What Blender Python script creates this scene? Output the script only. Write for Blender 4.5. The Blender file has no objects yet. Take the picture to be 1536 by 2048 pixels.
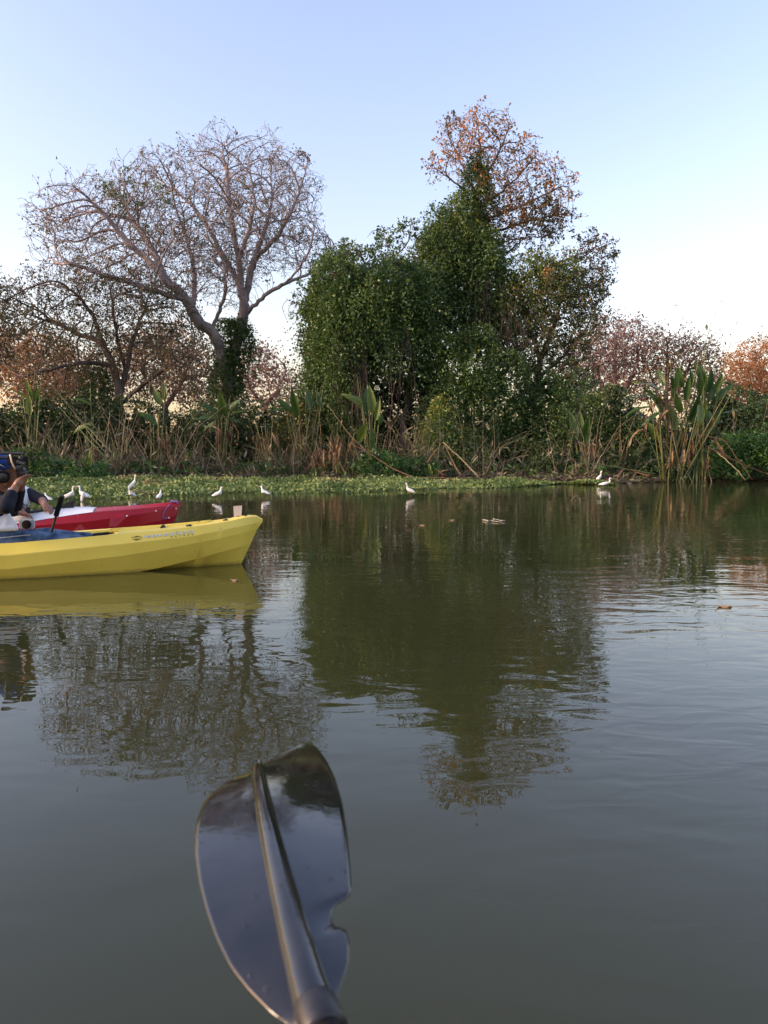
import bpy, bmesh, math, random
import numpy as np
from mathutils import Vector, Matrix
R = math.radians
rng = np.random.default_rng(7)
random.seed(7)
sc = bpy.context.scene
COL = sc.collection

# ------------------------------------------------------------------ camera, sky, sun, exposure
F = 1500.0                 # focal length in photo pixels (photo 1536 x 2048)
CX, CY = 768.0, 1024.0
CAMZ = 0.9
PITCH = R(4.27)
cam = bpy.data.cameras.new('camera')
camo = bpy.data.objects.new('camera', cam)
COL.objects.link(camo)
sc.camera = camo
cam.sensor_fit = 'VERTICAL'
cam.sensor_height = 36
cam.lens = 36 * F / 2048
cam.clip_start = 0.05
cam.clip_end = 3000
camo.location = (0, 0, CAMZ)
camo.rotation_euler = (math.pi / 2 - PITCH, 0, 0)
cam.dof.use_dof = True
cam.dof.focus_distance = 14.0
cam.dof.aperture_fstop = 9.0

SUN_EL, SUN_AZ = 18.0, -104.0       # degrees; azimuth from the view direction (+Y), negative = left
world = bpy.data.worlds.new('World')
sc.world = world
world.use_nodes = True
wn = world.node_tree
bg = wn.nodes['Background']
sky = wn.nodes.new('ShaderNodeTexSky')
sky.sky_type = 'NISHITA'
sky.sun_disc = False
sky.sun_elevation = R(SUN_EL)
sky.sun_rotation = R(SUN_AZ)
sky.air_density = 1.5
sky.dust_density = 2.5
sky.ozone_density = 1.0
wm = wn.nodes.new('ShaderNodeMix')
wm.data_type = 'RGBA'
wm.blend_type = 'MULTIPLY'
wm.inputs[0].default_value = 1.0
wm.inputs[7].default_value = (1.02, 0.905, 1.08, 1)
wn.links.new(sky.outputs[0], wm.inputs[6])
wn.links.new(wm.outputs[2], bg.inputs[0])
bg.inputs[1].default_value = 0.10

sun = bpy.data.lights.new('sun', 'SUN')
suno = bpy.data.objects.new('sun', sun)
COL.objects.link(suno)
sun.energy = 0.75
sun.angle = R(14)
sun.color = (1.0, 0.80, 0.62)
sd = Vector((math.sin(R(SUN_AZ)) * math.cos(R(SUN_EL)), math.cos(R(SUN_AZ)) * math.cos(R(SUN_EL)), math.sin(R(SUN_EL))))
suno.rotation_euler = sd.to_track_quat('Z', 'Y').to_euler()
suno.location = sd * 60

vs = sc.view_settings
vs.view_transform = 'Standard'
vs.look = 'None'
vs.gamma = 1
vs.exposure = 1.94
sc.cycles.use_denoising = True
sc.cycles.max_bounces = 8
sc.cycles.diffuse_bounces = 3
sc.cycles.glossy_bounces = 4
sc.cycles.transmission_bounces = 4
sc.cycles.caustics_reflective = False
sc.cycles.caustics_refractive = False

# ------------------------------------------------------------------ helpers
cp, sp_ = math.cos(PITCH), math.sin(PITCH)

def P(px, py, Y):
    """point at horizontal distance Y on the ray through photo pixel (px, py)"""
    dx, du = (px - CX) / F, (CY - py) / F
    dy = cp + du * sp_
    dz = du * cp - sp_
    s = Y / dy
    return np.array((dx * s, Y, CAMZ + dz * s))

def G(px, py, z=0.0):
    """point where the ray through the pixel meets the level z"""
    dx, du = (px - CX) / F, (CY - py) / F
    dy = cp + du * sp_
    dz = du * cp - sp_
    s = (z - CAMZ) / dz
    return np.array((dx * s, dy * s, z))

def proj(p):
    x, y, z = p[0], p[1], p[2] - CAMZ
    fw = y * cp - z * sp_
    up = y * sp_ + z * cp
    return CX + F * x / fw, CY - F * up / fw

def tag(o, label=None, cat=None, group=None, kind=None):
    if label: o['label'] = label
    if cat: o['category'] = cat
    if group: o['group'] = group
    if kind: o['kind'] = kind
    return o

def empty(name, loc, label=None, cat=None, group=None):
    o = bpy.data.objects.new(name, None)
    o.location = [float(v) for v in loc]
    o.empty_display_size = 0.2
    COL.objects.link(o)
    return tag(o, label, cat, group)

def link(name, me, mat, parent=None, loc=None):
    o = bpy.data.objects.new(name, me)
    if mat is not None and not me.materials:
        me.materials.append(mat)
    COL.objects.link(o)
    if parent is not None:
        o.parent = parent
    if loc is not None:
        o.location = [float(v) for v in loc]
    return o

def base_of(parent):
    v = np.zeros(3)
    while parent is not None:
        v += np.array(parent.location)
        parent = parent.parent
    return v

def quadmesh(name, V, Q, tint=None, smooth=False):
    """V (n,3) floats, Q (m,4) ints -> mesh made with numpy"""
    me = bpy.data.meshes.new(name)
    V = np.ascontiguousarray(V, np.float32)
    Q = np.ascontiguousarray(Q, np.int32)
    k = Q.shape[1]
    me.vertices.add(len(V))
    me.vertices.foreach_set('co', V.ravel())
    me.loops.add(Q.size)
    me.loops.foreach_set('vertex_index', Q.ravel())
    me.polygons.add(len(Q))
    me.polygons.foreach_set('loop_start', np.arange(0, Q.size, k, dtype=np.int32))
    if smooth:
        me.polygons.foreach_set('use_smooth', np.ones(len(Q), bool))
    me.update(calc_edges=True)
    if tint is not None:
        at = me.attributes.new('tint', 'FLOAT', 'POINT')
        at.data.foreach_set('value', np.ascontiguousarray(tint, np.float32))
    return me

def pymesh(name, V, Fc, smooth=False):
    me = bpy.data.meshes.new(name)
    me.from_pydata([tuple(map(float, v)) for v in V], [], [tuple(int(i) for i in f) for f in Fc])
    if smooth:
        me.polygons.foreach_set('use_smooth', np.ones(len(me.polygons), bool))
    me.update()
    return me

def mk(name, V, Fc, mat, parent=None, smooth=False, tint=None):
    """mesh object from world-space vertices"""
    V = np.asarray(V, float)
    if parent is not None:
        V = V - base_of(parent)
    if isinstance(Fc, np.ndarray):
        me = quadmesh(name, V, Fc, tint, smooth)
    else:
        me = pymesh(name, V, Fc, smooth)
    return link(name, me, mat, parent)

def unit(v):
    v = np.asarray(v, float)
    return v / np.maximum(np.linalg.norm(v, axis=-1, keepdims=True), 1e-9)

class Wave:
    """smooth pseudo noise, about -1..1"""
    def __init__(s, seed, scale, n=9):
        r = np.random.default_rng(seed)
        s.k = unit(r.normal(size=(n, 3))) * (r.uniform(.6, 1.7, (n, 1)) * 2 * math.pi / scale)
        s.p = r.uniform(0, 6.28, n)
        s.n = n
    def __call__(s, X):
        return np.sin(np.asarray(X) @ s.k.T + s.p).sum(-1) / math.sqrt(s.n) / 1.25

# ------------------------------------------------------------------ materials
def newmat(name):
    m = bpy.data.materials.new(name)
    m.use_nodes = True
    nt = m.node_tree
    return m, nt, nt.nodes['Principled BSDF'], nt.links

def N(nt, t, **kw):
    n = nt.nodes.new(t)
    for k, v in kw.items():
        setattr(n, k, v)
    return n

def ramp(nt, stops):
    r = N(nt, 'ShaderNodeValToRGB')
    e = r.color_ramp.elements
    while len(e) > 1:
        e.remove(e[-1])
    e[0].position = stops[0][0]
    e[0].color = (*stops[0][1], 1)
    for p, c in stops[1:]:
        x = e.new(p)
        x.color = (*c, 1)
    return r

def leaf_mat(name, stops, trans=0.3, rough=0.42, src='tint'):
    m, nt, b, L = newmat(name)
    if src == 'tint':
        a = N(nt, 'ShaderNodeAttribute', attribute_name='tint')
        out = a.outputs['Fac']
    else:
        a = N(nt, 'ShaderNodeObjectInfo')
        out = a.outputs['Random']
    r = ramp(nt, stops)
    L.new(out, r.inputs[0])
    col = r.outputs[0]
    if src != 'tint':
        # veins and blotches across large leaves
        tc = N(nt, 'ShaderNodeTexCoord')
        mp = N(nt, 'ShaderNodeMapping')
        mp.inputs['Scale'].default_value = (14, 3, 3)
        nz = N(nt, 'ShaderNodeTexNoise')
        nz.inputs['Scale'].default_value = 2.0
        nz.inputs['Detail'].default_value = 4
        L.new(tc.outputs['Object'], mp.inputs[0])
        L.new(mp.outputs[0], nz.inputs['Vector'])
        rr = ramp(nt, [(.25, (.55, .55, .5)), (.7, (1.25, 1.2, 1.1))])
        L.new(nz.outputs[0], rr.inputs[0])
        mx = N(nt, 'ShaderNodeMix', data_type='RGBA', blend_type='MULTIPLY')
        mx.inputs[0].default_value = 1
        L.new(col, mx.inputs[6])
        L.new(rr.outputs[0], mx.inputs[7])
        col = mx.outputs[2]
    L.new(col, b.inputs['Base Color'])
    b.inputs['Roughness'].default_value = rough
    b.inputs['Specular IOR Level'].default_value = 0.4
    t = N(nt, 'ShaderNodeBsdfTranslucent')
    L.new(col, t.inputs[0])
    mix = N(nt, 'ShaderNodeMixShader')
    mix.inputs[0].default_value = trans
    L.new(b.outputs[0], mix.inputs[1])
    L.new(t.outputs[0], mix.inputs[2])
    L.new(mix.outputs[0], nt.nodes['Material Output'].inputs[0])
    return m

def noise_mat(name, c0, c1, scale=3.0, detail=6, rough=0.7, bump=0.0, spec=0.3, stretch=(1, 1, 1), lo=.3, hi=.7, bscale=None, coords='Object', metallic=0):
    m, nt, b, L = newmat(name)
    tc = N(nt, 'ShaderNodeTexCoord')
    mp = N(nt, 'ShaderNodeMapping')
    mp.inputs['Scale'].default_value = stretch
    L.new(tc.outputs[coords], mp.inputs[0])
    nz = N(nt, 'ShaderNodeTexNoise')
    nz.inputs['Scale'].default_value = scale
    nz.inputs['Detail'].default_value = detail
    L.new(mp.outputs[0], nz.inputs['Vector'])
    r = ramp(nt, [(lo, c0), (hi, c1)])
    L.new(nz.outputs[0], r.inputs[0])
    L.new(r.outputs[0], b.inputs['Base Color'])
    b.inputs['Roughness'].default_value = rough
    b.inputs['Specular IOR Level'].default_value = spec
    b.inputs['Metallic'].default_value = metallic
    if bump:
        n2 = N(nt, 'ShaderNodeTexNoise')
        n2.inputs['Scale'].default_value = bscale or scale * 3
        n2.inputs['Detail'].default_value = 5
        L.new(mp.outputs[0], n2.inputs['Vector'])
        bp = N(nt, 'ShaderNodeBump')
        bp.inputs['Distance'].default_value = bump
        L.new(n2.outputs[0], bp.inputs['Height'])
        L.new(bp.outputs[0], b.inputs['Normal'])
    return m

M = {}
M['bark'] = noise_mat('bark_grey', (.15, .12, .12), (.40, .33, .32), 2.0, 8, .85, .02, .2, (1, 1, .35), bscale=9)
M['bark_dark'] = noise_mat('bark_dark', (.06, .045, .04), (.17, .125, .11), 2.0, 8, .85, .02, .2, (1, 1, .35), bscale=9)
M['bark_red'] = noise_mat('bark_reddish', (.17, .12, .115), (.36, .26, .24), 2.0, 6, .85, 0, .2)
M['bark_orange'] = noise_mat('bark_orange', (.24, .11, .05), (.42, .22, .11), 2.0, 6, .85, 0, .2)
M['leaf_vine'] = leaf_mat('leaf_vine', [(0, (.028, .052, .018)), (.3, (.055, .1, .03)), (.6, (.098, .165, .042)), (.85, (.165, .235, .058)), (1, (.28, .28, .065))], .3)
M['leaf_olive'] = leaf_mat('leaf_olive', [(0, (0.038, 0.054, 0.018)), (.45, (0.083, 0.102, 0.030)), (.75, (0.165, 0.150, 0.045)), (.92, (0.300, 0.195, 0.045)), (1, (0.450, 0.180, 0.045))], .3)
M['leaf_bare'] = leaf_mat('leaf_bare', [(0, (.06, .065, .028)), (.4, (.13, .12, .05)), (.7, (.2, .135, .075)), (.9, (.3, .16, .1)), (1, (.36, .15, .1))], .5)
M['leaf_orange'] = leaf_mat('leaf_orange', [(0, (.07, .075, .028)), (.35, (.15, .11, .05)), (.6, (.29, .16, .07)), (.85, (.5, .24, .075)), (1, (.62, .25, .06))], .5)
M['leaf_far_sun_orange'] = leaf_mat('leaf_far_sun_orange', [(0, (.2, .1, .045)), (.5, (.4, .2, .085)), (1, (.56, .3, .14))], .5)  # orange leaves, palette brightened to paint sunlight into the colour
M['leaf_far_red'] = leaf_mat('leaf_far_red', [(0, (.12, .085, .07)), (.5, (.25, .15, .12)), (1, (.38, .2, .13))], .5)
M['leaf_shrub'] = leaf_mat('leaf_shrub', [(0, (0.023, 0.042, 0.017)), (.5, (0.053, 0.091, 0.027)), (.85, (0.104, 0.162, 0.038)), (1, (0.209, 0.228, 0.057))], .25)
M['leaf_fern'] = leaf_mat('leaf_fern', [(0, (0.021, 0.056, 0.014)), (.6, (0.049, 0.119, 0.025)), (1, (0.098, 0.196, 0.042))], .3)
M['leaf_mat'] = leaf_mat('leaf_hyacinth', [(0, (.045, .085, .02)), (.4, (.12, .175, .045)), (.75, (.2, .26, .085)), (.93, (.26, .3, .12)), (1, (.26, .2, .09))], .12, .65)
M['leaf_big'] = leaf_mat('leaf_big_green', [(0, (.035, .085, .026)), (.5, (.06, .125, .03)), (.8, (.105, .175, .035)), (1, (.2, .22, .045))], .35, .35, 'obj')
M['leaf_dry'] = leaf_mat('leaf_dry', [(0, (.13, .075, .045)), (.5, (.24, .15, .09)), (1, (.36, .25, .16))], .2, .7, 'obj')
M['dry_litter'] = leaf_mat('dry_litter', [(0, (.04, .03, .022)), (.3, (.1, .07, .05)), (.5, (.115, .13, .06)), (.72, (.21, .17, .11)), (1, (.33, .28, .19))], .15, .8)
M['stalk_dry'] = leaf_mat('stalk_dry', [(0, (.08, .035, .025)), (.35, (.14, .075, .045)), (.7, (.24, .18, .1)), (1, (.32, .27, .16))], 0.02, .7, 'obj')
M['stalk_green'] = leaf_mat('stalk_green', [(0, (.045, .07, .02)), (.5, (.08, .11, .03)), (1, (.16, .16, .05))], 0.02, .5, 'obj')
M['mud'] = noise_mat('bank_mud', (.02, .014, .009), (.07, .05, .032), 1.5, 8, .9, .05, .2)
M['ground'] = M['mud']
M['white_feather'] = noise_mat('white_feather', (.72, .72, .72), (.84, .84, .83), 30, 3, .75, .002, .2)
M['bill'] = noise_mat('bill_orange', (.45, .2, .04), (.6, .32, .08), 20, 2, .4)
M['leg_dark'] = noise_mat('leg_dark', (.05, .045, .03), (.1, .09, .05), 30, 2, .5)
M['black_feather'] = noise_mat('black_feather', (.008, .008, .01), (.02, .02, .022), 30, 3, .5)
M['skin'] = noise_mat('skin_brown', (.20, .095, .06), (.27, .135, .085), 14, 4, .5, .001, .35)
M['jeans'] = noise_mat('jeans_denim', (.02, .045, .095), (.12, .18, .28), 11, 9, .9, .02, .1, (1, 1, 1), lo=.35, hi=.65, bscale=14)
M['navy'] = noise_mat('navy_cloth', (.006, .007, .012), (.015, .018, .028), 8, 5, .8, .006, .2, bscale=10)
M['white_cloth'] = noise_mat('white_cloth', (.6, .62, .66), (.78, .79, .82), 7, 5, .85, .008, .2, bscale=9)
M['black_plastic'] = noise_mat('black_plastic', (.008, .008, .009), (.022, .022, .024), 20, 4, .4, .0005, .5)
M['black_foam'] = noise_mat('black_foam', (.006, .006, .006), (.015, .015, .015), 60, 3, .9, .001, .1)
M['blue_cap'] = noise_mat('blue_cap', (.015, .05, .22), (.03, .08, .3), 20, 4, .8, .002, .2)
M['grey_plastic'] = noise_mat('grey_plastic', (.33, .34, .36), (.42, .43, .45), 15, 4, .5)
M['cream'] = noise_mat('cream_strap', (.5, .42, .33), (.62, .53, .42), 20, 3, .7)
M['letter_white'] = noise_mat('letter_white', (.68, .68, .72), (.8, .8, .84), 40, 3, .5)
M['letter_grey'] = noise_mat('letter_grey', (.2, .2, .26), (.3, .3, .36), 40, 3, .5)
M['letter_dark'] = noise_mat('letter_dark', (.02, .025, .015), (.05, .05, .03), 40, 3, .5)
M['plate'] = noise_mat('pale_plate', (.42, .36, .34), (.52, .46, .44), 12, 3, .4)
M['rope'] = noise_mat('blue_rope', (.12, .1, .3), (.24, .16, .42), 60, 3, .8)
M['leaf_floating'] = noise_mat('leaf_floating', (.25, .23, .17), (.4, .38, .3), 20, 3, .6)
M['leaf_brown'] = noise_mat('leaf_brown', (.2, .13, .07), (.34, .23, .13), 20, 3, .6)

def hull_mat(name, c0, c1, scuff, rough):
    m, nt, b, L = newmat(name)
    tc = N(nt, 'ShaderNodeTexCoord')
    n1 = N(nt, 'ShaderNodeTexNoise')
    n1.inputs['Scale'].default_value = 2.2
    n1.inputs['Detail'].default_value = 8
    L.new(tc.outputs['Object'], n1.inputs['Vector'])
    r1 = ramp(nt, [(.3, c0), (.7, c1)])
    L.new(n1.outputs[0], r1.inputs[0])
    # scratches and specks
    mp = N(nt, 'ShaderNodeMapping')
    mp.inputs['Scale'].default_value = (9, 9, 34)
    mp.inputs['Rotation'].default_value = (0, .1, .3)
    L.new(tc.outputs['Object'], mp.inputs[0])
    n2 = N(nt, 'ShaderNodeTexNoise')
    n2.inputs['Scale'].default_value = 1.6
    n2.inputs['Detail'].default_value = 10
    n2.inputs['Roughness'].default_value = .7
    L.new(mp.outputs[0], n2.inputs['Vector'])
    r2 = ramp(nt, [(.66, (0, 0, 0)), (.76, (1, 1, 1))])
    L.new(n2.outputs[0], r2.inputs[0])
    vo = N(nt, 'ShaderNodeTexVoronoi')
    vo.inputs['Scale'].default_value = 13
    L.new(tc.outputs['Object'], vo.inputs['Vector'])
    r3 = ramp(nt, [(.05, (1, 1, 1)), (.09, (0, 0, 0))])
    L.new(vo.outputs['Distance'], r3.inputs[0])
    mxm = N(nt, 'ShaderNodeMath', operation='MAXIMUM')
    L.new(r2.outputs[0], mxm.inputs[0])
    L.new(r3.outputs[0], mxm.inputs[1])
    k = N(nt, 'ShaderNodeMath', operation='MULTIPLY')
    k.inputs[1].default_value = .55
    L.new(mxm.outputs[0], k.inputs[0])
    mx = N(nt, 'ShaderNodeMix', data_type='RGBA')
    L.new(k.outputs[0], mx.inputs[0])
    L.new(r1.outputs[0], mx.inputs[6])
    mx.inputs[7].default_value = (*scuff, 1)
    sx = N(nt, 'ShaderNodeSeparateXYZ')
    L.new(tc.outputs['Object'], sx.inputs[0])
    ad = N(nt, 'ShaderNodeMath', operation='MULTIPLY_ADD')
    ad.inputs[1].default_value = .06
    L.new(n2.outputs[0], ad.inputs[0])
    sb = N(nt, 'ShaderNodeMath', operation='MULTIPLY')
    sb.inputs[1].default_value = -1
    L.new(sx.outputs[2], sb.inputs[0])
    L.new(sb.outputs[0], ad.inputs[2])
    r4 = ramp(nt, [(.0, (0, 0, 0)), (.03, (.6, .6, .6))])
    L.new(ad.outputs[0], r4.inputs[0])
    mx2 = N(nt, 'ShaderNodeMix', data_type='RGBA')
    L.new(r4.outputs[0], mx2.inputs[0])
    L.new(mx.outputs[2], mx2.inputs[6])
    mx2.inputs[7].default_value = (.16, .12, .05, 1)
    L.new(mx2.outputs[2], b.inputs['Base Color'])
    b.inputs['Roughness'].default_value = rough
    b.inputs['Specular IOR Level'].default_value = .4
    bp = N(nt, 'ShaderNodeBump')
    bp.inputs['Distance'].default_value = .004
    n3 = N(nt, 'ShaderNodeTexNoise')
    n3.inputs['Scale'].default_value = 5
    L.new(tc.outputs['Object'], n3.inputs['Vector'])
    L.new(n3.outputs[0], bp.inputs['Height'])
    L.new(bp.outputs[0], b.inputs['Normal'])
    return m

M['yellow'] = hull_mat('yellow_plastic', (.68, .51, .07), (.82, .64, .11), (.22, .15, .04), .42)
M['red'] = hull_mat('red_gelcoat', (.28, .006, .014), (.36, .012, .022), (.55, .4, .38), .25)
M['white_deck'] = noise_mat('white_deck', (.62, .63, .66), (.76, .77, .8), 4, 6, .4, .001, .4)

def water_mat():
    m, nt, b, L = newmat('lake_water')
    tc = N(nt, 'ShaderNodeTexCoord')
    b.inputs['Roughness'].default_value = .006
    b.inputs['IOR'].default_value = 1.42
    def noise(scale, sx, sy, detail, dist=0.0, rot=0.0):
        mp = N(nt, 'ShaderNodeMapping')
        mp.inputs['Scale'].default_value = (sx, sy, 1)
        mp.inputs['Rotation'].default_value = (0, 0, rot)
        L.new(tc.outputs['Object'], mp.inputs[0])
        n = N(nt, 'ShaderNodeTexNoise')
        n.inputs['Scale'].default_value = scale
        n.inputs['Detail'].default_value = detail
        n.inputs['Distortion'].default_value = dist
        L.new(mp.outputs[0], n.inputs['Vector'])
        return n.outputs[0]
    def mth(op, a, c):
        n = N(nt, 'ShaderNodeMath', operation=op)
        for i, v in enumerate((a, c)):
            if isinstance(v, (int, float)):
                n.inputs[i].default_value = v
            else:
                L.new(v, n.inputs[i])
        return n.outputs[0]
    fine = noise(5.5, .7, 1.5, 2, .6)
    mid = noise(1.7, .8, 1.3, 2, .8, .2)
    slow = noise(.45, 1, 1.2, 1, 0, .5)
    patch = noise(.22, .8, 1.5, 2, 0, .1)
    rp = N(nt, 'ShaderNodeMapRange')
    rp.inputs['From Min'].default_value = .40
    rp.inputs['From Max'].default_value = .56
    rp.inputs['To Min'].default_value = .12
    rp.inputs['To Max'].default_value = 1.0
    L.new(patch, rp.inputs[0])
    h = mth('ADD', mth('MULTIPLY', mth('MULTIPLY', fine, rp.outputs[0]), .0033),
            mth('ADD', mth('MULTIPLY', mid, .0042), mth('MULTIPLY', slow, .007)))
    bp = N(nt, 'ShaderNodeBump')
    bp.inputs['Strength'].default_value = 1
    bp.inputs['Distance'].default_value = 1
    L.new(h, bp.inputs['Height'])
    L.new(bp.outputs[0], b.inputs['Normal'])
    silt = noise(.3, 1, 1, 3)
    r = ramp(nt, [(.3, (.028, .031, .011)), (.7, (.036, .038, .014))])
    L.new(silt, r.inputs[0])
    L.new(r.outputs[0], b.inputs['Base Color'])
    return m
M['water'] = water_mat()

def blade_mat():
    m, nt, b, L = newmat('paddle_black')
    tc = N(nt, 'ShaderNodeTexCoord')
    n1 = N(nt, 'ShaderNodeTexNoise')
    n1.inputs['Scale'].default_value = 18
    n1.inputs['Detail'].default_value = 8
    L.new(tc.outputs['Object'], n1.inputs['Vector'])
    r = ramp(nt, [(.35, (.007, .007, .008)), (.75, (.022, .02, .02))])
    L.new(n1.outputs[0], r.inputs[0])
    L.new(r.outputs[0], b.inputs['Base Color'])
    r2 = ramp(nt, [(.35, (.03, .03, .03)), (.8, (.1, .1, .1))])
    L.new(n1.outputs[0], r2.inputs[0])
    L.new(r2.outputs[0], b.inputs['Roughness'])
    b.inputs['IOR'].default_value = 1.6
    n2 = N(nt, 'ShaderNodeTexNoise')
    n2.inputs['Scale'].default_value = 70
    n2.inputs['Detail'].default_value = 4
    L.new(tc.outputs['Object'], n2.inputs['Vector'])
    bp = N(nt, 'ShaderNodeBump')
    bp.inputs['Distance'].default_value = .00025
    L.new(n2.outputs[0], bp.inputs['Height'])
    vo = N(nt, 'ShaderNodeTexVoronoi')
    vo.inputs['Scale'].default_value = 75
    vo.inputs['Randomness'].default_value = 1
    L.new(tc.outputs['Object'], vo.inputs['Vector'])
    dr = ramp(nt, [(0, (1, 1, 1)), (.16, (.75, .75, .75)), (.22, (0, 0, 0))])
    L.new(vo.outputs['Distance'], dr.inputs[0])
    n4 = N(nt, 'ShaderNodeTexNoise')
    n4.inputs['Scale'].default_value = 9
    L.new(tc.outputs['Object'], n4.inputs['Vector'])
    r4 = ramp(nt, [(.5, (0, 0, 0)), (.6, (1, 1, 1))])
    L.new(n4.outputs[0], r4.inputs[0])
    ml = N(nt, 'ShaderNodeMath', operation='MULTIPLY')
    L.new(dr.outputs[0], ml.inputs[0])
    L.new(r4.outputs[0], ml.inputs[1])
    b2 = N(nt, 'ShaderNodeBump')
    b2.inputs['Distance'].default_value = .0007
    L.new(ml.outputs[0], b2.inputs['Height'])
    L.new(bp.outputs[0], b2.inputs['Normal'])
    L.new(b2.outputs[0], b.inputs['Normal'])
    return m
M['blade'] = blade_mat()

# ------------------------------------------------------------------ setting: water, ground
EDGE = [(-1400, 1040), (-400, 1018), (0, 1010), (100, 1004), (200, 1001), (330, 998), (440, 994), (600, 990), (800, 985), (1000, 978), (1100, 973), (1145, 970)]
EDGE_XY = np.array([G(a, b)[:2] for a, b in EDGE])
SHORE = [(-1400, 975), (0, 966), (600, 962), (1000, 962), (1140, 966), (1220, 967), (1300, 964), (1420, 962), (1536, 961), (2600, 958)]
SHORE_XY = np.array([G(a, b)[:2] for a, b in SHORE])
shore_y = lambda x: np.interp(x, SHORE_XY[:, 0], SHORE_XY[:, 1])
edge_y = lambda x: np.interp(x, EDGE_XY[:, 0], EDGE_XY[:, 1])
_gw = Wave(3, 5.0)
_gw2 = Wave(4, 1.6)

def ground_h(x, y):
    x = np.asarray(x, float); y = np.asarray(y, float)
    d = y - shore_y(x)
    X = np.stack([x, y, 0 * x], -1)
    h = np.where(d < 0, -.5 + .0 * d, 0)
    h = np.interp(d, [-6, -1.2, 0, 1.0, 4, 15, 60, 1000], [-.6, -.35, 0.0, .13, .3, .6, 1.0, 1.0])
    return h + np.where(d > -1, (.07 * _gw(X) + .04 * _gw2(X)) * np.clip(d + 1, 0, 1.5) / 1.5, 0)

xs = np.concatenate([np.linspace(-900, -45, 12), np.linspace(-40, 40, 130), np.linspace(45, 900, 12)])
ys = np.concatenate([np.linspace(14, 45, 100), np.linspace(47, 120, 20), np.linspace(140, 1500, 10)])
XX, YY = np.meshgrid(xs, ys)
V = np.stack([XX, YY, ground_h(XX, YY)], -1).reshape(-1, 3)
nx, ny = len(xs), len(ys)
ii = (np.arange(ny - 1)[:, None] * nx + np.arange(nx - 1)[None, :]).ravel()
Q = np.stack([ii, ii + 1, ii + 1 + nx, ii + nx], -1)
tag(mk('ground', V, Q, M['mud'], None, True), 'dark muddy bank with leaf litter under the trees', kind='structure')
W = 1500
tag(mk('water', [(-W, -W, 0), (W, -W, 0), (W, W, 0), (-W, W, 0)], np.array([[0, 1, 2, 3]]), M['water']), 'calm olive lake water with soft ripples', kind='structure')

# ------------------------------------------------------------------ leaf cards and branch tubes
def leaf_cards(pos, axis, L, Wd, r, fold=.25):
    """folded rhombic leaves -> V, Q"""
    n = len(pos)
    axis = unit(axis)
    nr = unit(r.normal(size=(n, 3)))
    side = unit(np.cross(axis, nr))
    nr = np.cross(side, axis)
    L = np.asarray(L).reshape(-1, 1); Wd = np.asarray(Wd).reshape(-1, 1)
    b = pos
    l = pos + axis * L * .45 + side * Wd * .5 + nr * Wd * fold
    t = pos + axis * L
    q = pos + axis * L * .45 - side * Wd * .5 + nr * Wd * fold
    V = np.stack([b, l, t, q], 1).reshape(-1, 3)
    Q = np.arange(4 * n).reshape(-1, 4)
    return V, Q

def tubes(A, B, ra, rb, k):
    """separate frustums A->B (n,3)"""
    n = len(A)
    d = unit(B - A)
    ref = np.where(np.abs(d[:, 2:3]) > .9, np.array([[1., 0, 0]]), np.array([[0, 0, 1.]]))
    u = unit(np.cross(d, ref)); v = np.cross(d, u)
    an = np.arange(k) * 2 * math.pi / k
    ring = np.cos(an)[None, :, None] * u[:, None, :] + np.sin(an)[None, :, None] * v[:, None, :]
    V = np.concatenate([A[:, None] + ring * ra[:, None, None], B[:, None] + ring * rb[:, None, None]], 1)
    base = np.arange(n)[:, None] * 2 * k
    i = np.arange(k)[None]
    j = (i + 1) % k
    Q = np.stack([base + i, base + j, base + k + j, base + k + i], -1).reshape(-1, 4)
    return V.reshape(-1, 3), Q

def join(parts):
    Vs, Qs, o = [], [], 0
    for V_, Q_ in parts:
        Vs.append(V_); Qs.append(Q_ + o); o += len(V_)
    return np.concatenate(Vs), np.concatenate(Qs)

def path_tube(pts, radii, k=8, cap=True):
    """one smooth tube along a polyline -> V, list of faces"""
    pts = np.asarray(pts, float); n = len(pts)
    radii = np.broadcast_to(np.asarray(radii, float), (n,))
    tan = np.gradient(pts, axis=0)
    tan = unit(tan)
    ref = np.array([0, 0, 1.0]) if abs(tan[0][2]) < .9 else np.array([1.0, 0, 0])
    u = unit(np.cross(tan[0], ref))
    V_ = []
    for i in range(n):
        u = unit(u - tan[i] * np.dot(u, tan[i]))
        w = np.cross(tan[i], u)
        for a in range(k):
            t = 2 * math.pi * a / k
            V_.append(pts[i] + radii[i] * (math.cos(t) * u + math.sin(t) * w))
    Fc = []
    for i in range(n - 1):
        for a in range(k):
            b_ = (a + 1) % k
            Fc.append((i * k + a, i * k + b_, (i + 1) * k + b_, (i + 1) * k + a))
    if cap:
        Fc.append(tuple(range(k - 1, -1, -1)))
        Fc.append(tuple((n - 1) * k + a for a in range(k)))
    return V_, Fc

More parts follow.
